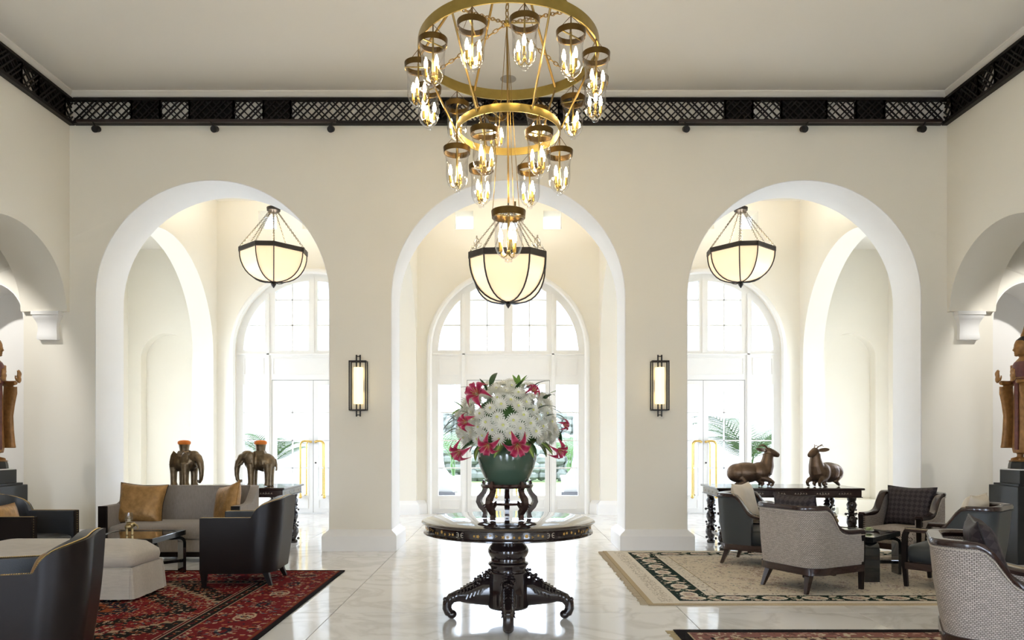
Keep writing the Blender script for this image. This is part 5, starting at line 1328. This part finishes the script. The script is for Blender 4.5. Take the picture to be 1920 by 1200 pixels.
# ------------------------------------------------------------------ carved console tables in the side arches
def console(label, loc, rot):
    t = thing('console_table', label, 'console table', loc, rot, 'carved consoles'); hx, hy, z = .945, .46, .82
    MB().poly([[(-hx,-hy),(hx,-hy),(hx,hy),(-hx,hy)]], z-.028, z, lambda u, w, k: (u, w, k)).obj('table_top', M_MAHOG, t, smooth=False, bevel=.010)
    MB().box(-hx+.03, hx-.03, -hy+.03, hy-.03, z-.115, z-.028).obj('apron', M_MAHOG, t, bevel=.006)
    MB().poly([[(-hx+.02,-hy+.02),(hx-.02,-hy+.02),(hx-.02,hy-.02),(-hx+.02,hy-.02)]], z-.125, z-.113, lambda u, w, k: (u, w, k)).obj('bead', M_MAHOG, t, bevel=.004)
    il = MB(); r = random.Random(3)
    for c_ in (-.70, -.42, -.14, .14, .42, .70):
        for dx in (-.07, -.035, 0, .035, .07):
            s_ = .012 if dx else .018
            for k in range(3):
                a = PI/2+2*PI*k/3+r.uniform(-.3,.3)
                il.tube([(c_+dx, -hy+.0285, z-.075), (c_+dx+s_*math.cos(a), -hy+.0285, z-.075+s_*math.sin(a))], .003, 4)
    for s in (-1, 1):
        for c_ in (-.30, -.1, .1, .30):
            for k in range(5): a = 2*PI*k/5; il.tube([(s*(hx-.0285), c_, z-.075), (s*(hx-.0285), c_+.028*math.cos(a), z-.075+.02*math.sin(a))], .003, 4)
    stuff(il.obj('pearl_inlay', MATS['pearl_inlay'], t))
    lp_ = [(.02,0),(.055,.0),(.06,.03),(.035,.05),(.05,.09),(.075,.14),(.07,.20),(.04,.235),(.055,.25),(.055,.262),(.035,.275),(.045,.31),(.065,.36),(.06,.42),(.035,.46),(.06,.475),(.06,.49),(.03,.50),(.05,.54),(.065,.60),(.045,.64),(.055,.66),(.06,.70),(.02,.70)]
    lg = MB().lathe(lp_, 20); rr2 = random.Random(6)
    for k in range(42):
        z_ = .06+.58*(k/42); a = k*2.4; rad_ = .055+.015*math.sin(z_*30); lg.ball((rad_*math.cos(a), rad_*math.sin(a), z_), rr2.uniform(.012,.022), 7, 5)
    me = lg.mesh('leg', angle=50); me.materials.append(M_ROSEW)
    for sx in (-1, 1):
        for sy in (-1, 1): o = link_mesh('leg', me, t); o.location = (sx*(hx-.12), sy*(hy-.12), 0)
        MB().box(sx*(hx-.12)-.03, sx*(hx-.12)+.03, -hy+.12, hy-.12, .15, .20).obj('stretcher', M_ROSEW, t, bevel=.006)
        pd = MB().lathe([(.004,-.19),(.02,-.17),(.05,-.13),(.03,-.10),(.05,-.085),(.02,-.06),(.035,-.03),(.02,0)], 14, (sx*(hx-.30), 0, z-.12)); pd.obj('turned_drop', M_ROSEW, t)
    MB().box(-hx+.12, hx-.12, -.03, .03, .15, .19).obj('stretcher', M_ROSEW, t, bevel=.006)
    return t
console('dark carved console table bearing two bronze elephants', (-3.85, 9.76, 0), 0)
console('dark carved console table bearing two bronze deer', (3.66, 9.71, 0), rad(-2))

NICHE_W = 230.0
def fuse(m, voxel, sm=6):
    """fuse overlapping modelled volumes into one continuous skin"""
    o = m.obj('tmp', None); md = o.modifiers.new('r', 'REMESH'); md.mode = 'VOXEL'; md.voxel_size = voxel
    s_ = o.modifiers.new('s', 'SMOOTH'); s_.iterations = sm; s_.factor = .5
    dg = bpy.context.evaluated_depsgraph_get(); me = bpy.data.meshes.new_from_object(o.evaluated_get(dg))
    bpy.data.objects.remove(o); me.polygons.foreach_set('use_smooth', [True]*len(me.polygons)); return me
# bronze elephants ---------------------------------------------------
eb = MB()
eb.ball((-.085,0,.315), (.150,.118,.128), 20, 14); eb.ball((.055,0,.325), (.13,.112,.132), 20, 14); eb.ball((-.02,0,.36), (.15,.09,.085), 16, 10)
eb.ball((.150,0,.395), (.085,.075,.082), 18, 12); eb.ball((.135,0,.44), (.055,.055,.035)); eb.ball((.19,0,.37), (.06,.055,.06))
eb.tube([(.17,0,.40),(.225,0,.375),(.265,0,.315),(.283,0,.235),(.285,0,.15),(.275,0,.085),(.252,0,.052),(.228,0,.060),(.222,0,.085)], [.062,.056,.046,.038,.031,.025,.021,.018,.013], 12)
for sy in (-1, 1):
    for x in (-.145, .075):
        eb.tube([(x, sy*.070, .30),(x, sy*.072, .16),(x, sy*.072, .05),(x+.006, sy*.072, .0)], [.062,.046,.042,.050], 12)
    eb.ball((.085, sy*.092, .375), (.062,.020,.082), 14, 10, M=None); eb.ball((.065, sy*.098, .33), (.045,.018,.06))
eb.tube([(-.225,0,.36),(-.245,0,.28),(-.24,0,.20)], [.016,.012,.014], 8)
EM = fuse(eb, .0065, 5); EM.materials.append(M_BRONZE)
def elephant(label, x, rot, cloth):
    t = thing('elephant_figure', label, 'elephant figure', (x, 9.70, .8245), rot, 'bronze elephants')
    link_mesh('body', EM, t)
    for s in (-1, 1):
        MB().tube([(.195, s*.042, .335),(.235, s*.055, .285),(.27, s*.060, .262)], [.011,.009,.003], 8).obj('tusk', M_BRONZE, t)
    sd = MB().taper((-.03,0,.405), (.085,.075), (-.03,0,.475), (.055,.052)); sd.obj('saddle', M_BRONZE, t, bevel=.008)
    MB().lathe([(.060,.470),(.063,.500),(.070,.545),(.074,.56),(.05,.56)], 20, (-.03,0,0)).obj('howdah', M_BRONZE, t)
    o = MB(); o.lathe([(.03,.555),(.076,.557),(.084,.575),(.080,.598),(.05,.612),(.005,.616)], 22, (-.03,0,0)); o.obj('orange_cushion', M_ORANGE, t, angle=60)
    b = MB()
    for s in (-1, 1):
        pts = [(.0, s*.10, .43), (.0, s*.128, .36), (.0, s*.128, .27)] 
        b.sweep([(cloth, s*.070, .432), (cloth, s*.106, .385), (cloth, s*.121, .320), (cloth, s*.117, .255)], [(-.065,-.004),(.065,-.004),(.065,.004),(-.065,.004)], up=(1,0,0))
    b.obj('blanket', M_BRONZE, t, angle=40)
    if cloth < -.03: MB().tube([(.19,0,.44),(.06,0,.475),(.03,.08,.42)], .008, 6).obj('harness', M_BRONZE, t)
    return t
elephant('bronze elephant facing right on the left console table', -4.36, -.42, -.09)
elephant('bronze elephant facing left on the left console table', -3.38, PI+.06, .02)
# bronze deer ---------------------------------------------------
db = MB()
db.ball((-.06,0,.182), (.225,.142,.138), 22, 14); db.ball((.12,0,.19), (.15,.135,.135), 20, 14); db.ball((-.17,0,.175), (.14,.142,.128), 18, 12)
db.tube([(.17,0,.20),(.215,0,.29),(.225,0,.38),(.222,0,.44)], [.118,.092,.072,.062], 16)
db.tube([(.195,0,.462),(.235,0,.465),(.30,0,.440),(.355,0,.415),(.372,0,.408)], [.046,.056,.046,.033,.022], 14); db.ball((.225,0,.47), (.05,.042,.042))
for sy in (-1, 1):
    db.tube([(.12, sy*.07, .12),(.235, sy*.088, .085),(.275, sy*.088, .055),(.262, sy*.086, .02),(.235, sy*.085, .008)], [.05,.032,.024,.019,.017], 10)
    db.tube([(-.14, sy*.085, .11),(-.09, sy*.095, .06),(-.15, sy*.095, .03),(-.185, sy*.09, .010)], [.05,.034,.024,.018], 10)
    db.tube([(.11, sy*.06, .09),(.15, sy*.07, .03),(.12, sy*.07, .008)], [.04,.024,.018], 10)
DM = fuse(db, .0065, 5); DM.materials.append(M_BRONZE2)
def deer(label, x, y, rot):
    t = thing('deer_figure', label, 'deer figure', (x, y, .8245), rot, 'bronze deer')
    link_mesh('body', DM, t)
    for s in (-1, 1):
        e = MB(); e.ball((0,0,0), (.075,.009,.032), 14, 8); o = e.obj('ear', M_BRONZE2, t); o.matrix_local = Matrix.Translation((.155, s*.075, .485)) @ Matrix.Rotation(s*-.75, 4, 'Z') @ Matrix.Rotation(.12, 4, 'Y') @ Matrix.Rotation(s*.6, 4, 'X')
        a = MB().tube([(.225, s*.018, .505),(.19, s*.032, .535),(.14, s*.045, .545),(.10, s*.04, .53)], [.009,.008,.006,.004], 7)
        a.tube([(.185, s*.033, .537),(.17, s*.05, .555),(.145, s*.06, .56)], [.006,.005,.003], 6); a.obj('antler', M_BRONZE2, t)
    bd_ = MB(); bp = []
    for i in range(40): a = 2*PI*i/40; c_, s_ = math.cos(a), math.sin(a); bp.append((-.03+.262*c_ if c_ < 0 else -.03+.288*c_, .129*s_*(1 if abs(c_) < .5 else .98), .178))
    bd_.tube(bp, .0055, 6, closed=True).obj('girth_seam', M_BRONZE2, t)
    return t
deer('bronze deer facing right on the right console table', 3.24, 9.60, -.12)
deer('bronze deer facing left towards us on the right console table', 4.25, 9.62, PI+.6)

# ------------------------------------------------------------------ gilt standing figures on black pedestals
def loft(m, secs, n=20):
    """secs: (cx, cy, z, rx, ry)"""
    vs_ = []; 
    for (cx_, cy_, z, rx, ry) in secs:
        for k in range(n): a = 2*PI*k/n; vs_.append((cx_+rx*math.cos(a), cy_+ry*math.sin(a), z))
    fs_ = [(i*n+k, i*n+(k+1) % n, (i+1)*n+(k+1) % n, (i+1)*n+k) for i in range(len(secs)-1) for k in range(n)] + [tuple(range(n-1,-1,-1)), tuple((len(secs)-1)*n+k for k in range(n))]
    m.add(vs_, fs_)
sb_ = MB()
loft(sb_, [(.0,0,.10,.075,.15),(.0,0,.16,.085,.165),(.0,0,.45,.078,.145),(.0,0,.70,.082,.14),(.0,0,.86,.082,.125),(.005,0,.98,.078,.115),(.005,0,1.08,.085,.145),(0,0,1.16,.078,.155),(0,0,1.205,.055,.11),(.005,0,1.235,.04,.045),(.008,0,1.27,.040,.042)])
loft(sb_, [(.022,0,1.245,.035,.032),(.03,0,1.275,.068,.055),(.025,0,1.33,.085,.070),(.018,0,1.39,.088,.074),(.01,0,1.43,.080,.068),(.0,0,1.46,.05,.045)])
sb_.tube([(.105,0,1.345),(.122,0,1.320),(.105,0,1.305)], [.010,.016,.012], 8)       # nose
sb_.ball((.100,0,1.285), (.016,.024,.008)); sb_.ball((.085,0,1.262), (.026,.028,.018))  # mouth, chin
for s in (-1, 1):
    sb_.ball((.088, s*.030, 1.348), (.018,.018,.010)); sb_.ball((.0, s*.080, 1.315), (.020,.012,.052))          # eyes, long ears
    sb_.tube([(-.0, s*.145, 1.155),(-.015, s*.175, 1.03),(.0, s*.175, .945),(.09, s*.15, .935),(.185, s*.135, .945)], [.052,.045,.040,.034,.026], 12)
    # raised palm with fingers
    sb_.ball((.222, s*.132, .985), (.020,.036,.048))
    for f, (dy, L_) in enumerate(((-.027,.075),(-.009,.088),(.009,.084),(.026,.066))): sb_.tube([(.222, s*(.132+dy), 1.015), (.228, s*(.132+dy*1.1), 1.015+L_*.6), (.222, s*(.132+dy*1.15), 1.015+L_)], [.0095,.009,.007], 7)
    sb_.tube([(.215, s*.10, .965),(.212, s*.082, 1.0),(.216, s*.078, 1.03)], [.011,.010,.008], 7)
    # feet
    sb_.tube([(.0, s*.06, .13),(.0, s*.06, .05),(.03, s*.062, .025),(.10, s*.066, .018)], [.036,.034,.034,.024], 10)
    # robe falling from the wrists to the shins
    fold = []
    for (x, y, z, a, b) in ((.10,.165,.90,.085,.022),(.095,.17,.82,.088,.024),(.075,.18,.70,.075,.026),(.05,.19,.55,.07,.03),(.045,.20,.38,.075,.032),(.05,.205,.22,.082,.034),(.055,.208,.16,.086,.034)): fold.append((x-.005, s*y, z, a, b))
    loft(sb_, fold[::-1], 14)
SM = fuse(sb_, .0075, 3); SM.materials.append(M_GILT)
def statue(label, plab, x, y, rot):
    p = thing('pedestal', plab, 'pedestal', (x, y, 0), 0, 'black stepped pedestals')
    MB().box(-.25, .25, -.25, .25, 0, .90).obj('lower_block', M_PLINTH, p, bevel=.006)
    MB().box(-.215, .215, -.215, .215, .90, .925).obj('step', M_PLINTH, p, bevel=.003)
    MB().box(-.17, .17, -.17, .17, .925, 1.085).obj('upper_block', M_PLINTH, p, bevel=.004)
    MB().box(-.165, .165, -.165, .165, 1.085, 1.098).obj('white_strip', M_WHITE, p, smooth=False)
    t = thing('standing_figure', label, 'statue', (x, y, 1.098), rot, 'gilt standing figures')
    MB().lathe([(.13,0),(.16,.0),(.155,.05),(.145,.085),(.10,.095)], 8).obj('figure_base', M_PLINTH, t, smooth=False)
    MB().lathe([(.155,.0),(.14,.012),(.06,.018)], 20, (0,0,.088)).obj('lotus_cap', M_GILT, t)
    b = link_mesh('body', SM, t); b.location = (0,0,.085)
    hr = MB(); loft(hr, [(-.01,0,1.355,.082,.078),(-.005,0,1.40,.092,.080),(.0,0,1.44,.082,.070),(-.005,0,1.475,.045,.042),(-.005,0,1.485,.034,.034)]); hr.obj('hair', M_HAIR, b)
    MB().lathe([(.034,1.47),(.038,1.495),(.024,1.53),(.012,1.57),(.002,1.615)], 14, (-.005,0,0)).obj('flame_finial', M_GILT, b)
    sh = MB(); loft(sh, [(.004,0,1.0,.084,.124),(.006,0,1.08,.090,.150),(.003,0,1.15,.082,.152),(.002,0,1.185,.070,.13)]); sh.obj('maroon_bodice', M_MAROON, b)
    sa = MB(); loft(sa, [(.002,0,.925,.090,.130),(.003,0,.945,.094,.134),(.003,0,.985,.090,.128)]); sa.obj('sash', M_MAROON, b)
    MB().box(.078, .094, -.03, .03, .14, .93).obj('robe_panel', M_MAROON, b, bevel=.006)
    return t
statue('gilt standing figure with raised palms facing right at the left edge', 'black stepped pedestal under the left standing figure', -6.11, 8.50, 0)
statue('gilt standing figure with raised palms facing left at the right edge', 'black stepped pedestal under the right standing figure', 6.11, 8.50, PI)

# unseen spots added to brighten the two statue niches
for s in (-1, 1):
    l = bpy.data.lights.new('niche_fill_spot', 'SPOT'); l.energy = NICHE_W; l.spot_size = rad(48); l.spot_blend = .5; l.color = (1, .97, .92); l.shadow_soft_size = .05
    o = bpy.data.objects.new('niche_fill_spot', l); COL.objects.link(o); o.location = (s*7.3, 7.4, 4.65)
    o.rotation_euler = (Vector((s*6.75, 9.9, 1.9)) - Vector(o.location)).to_track_quat('-Z', 'Y').to_euler()
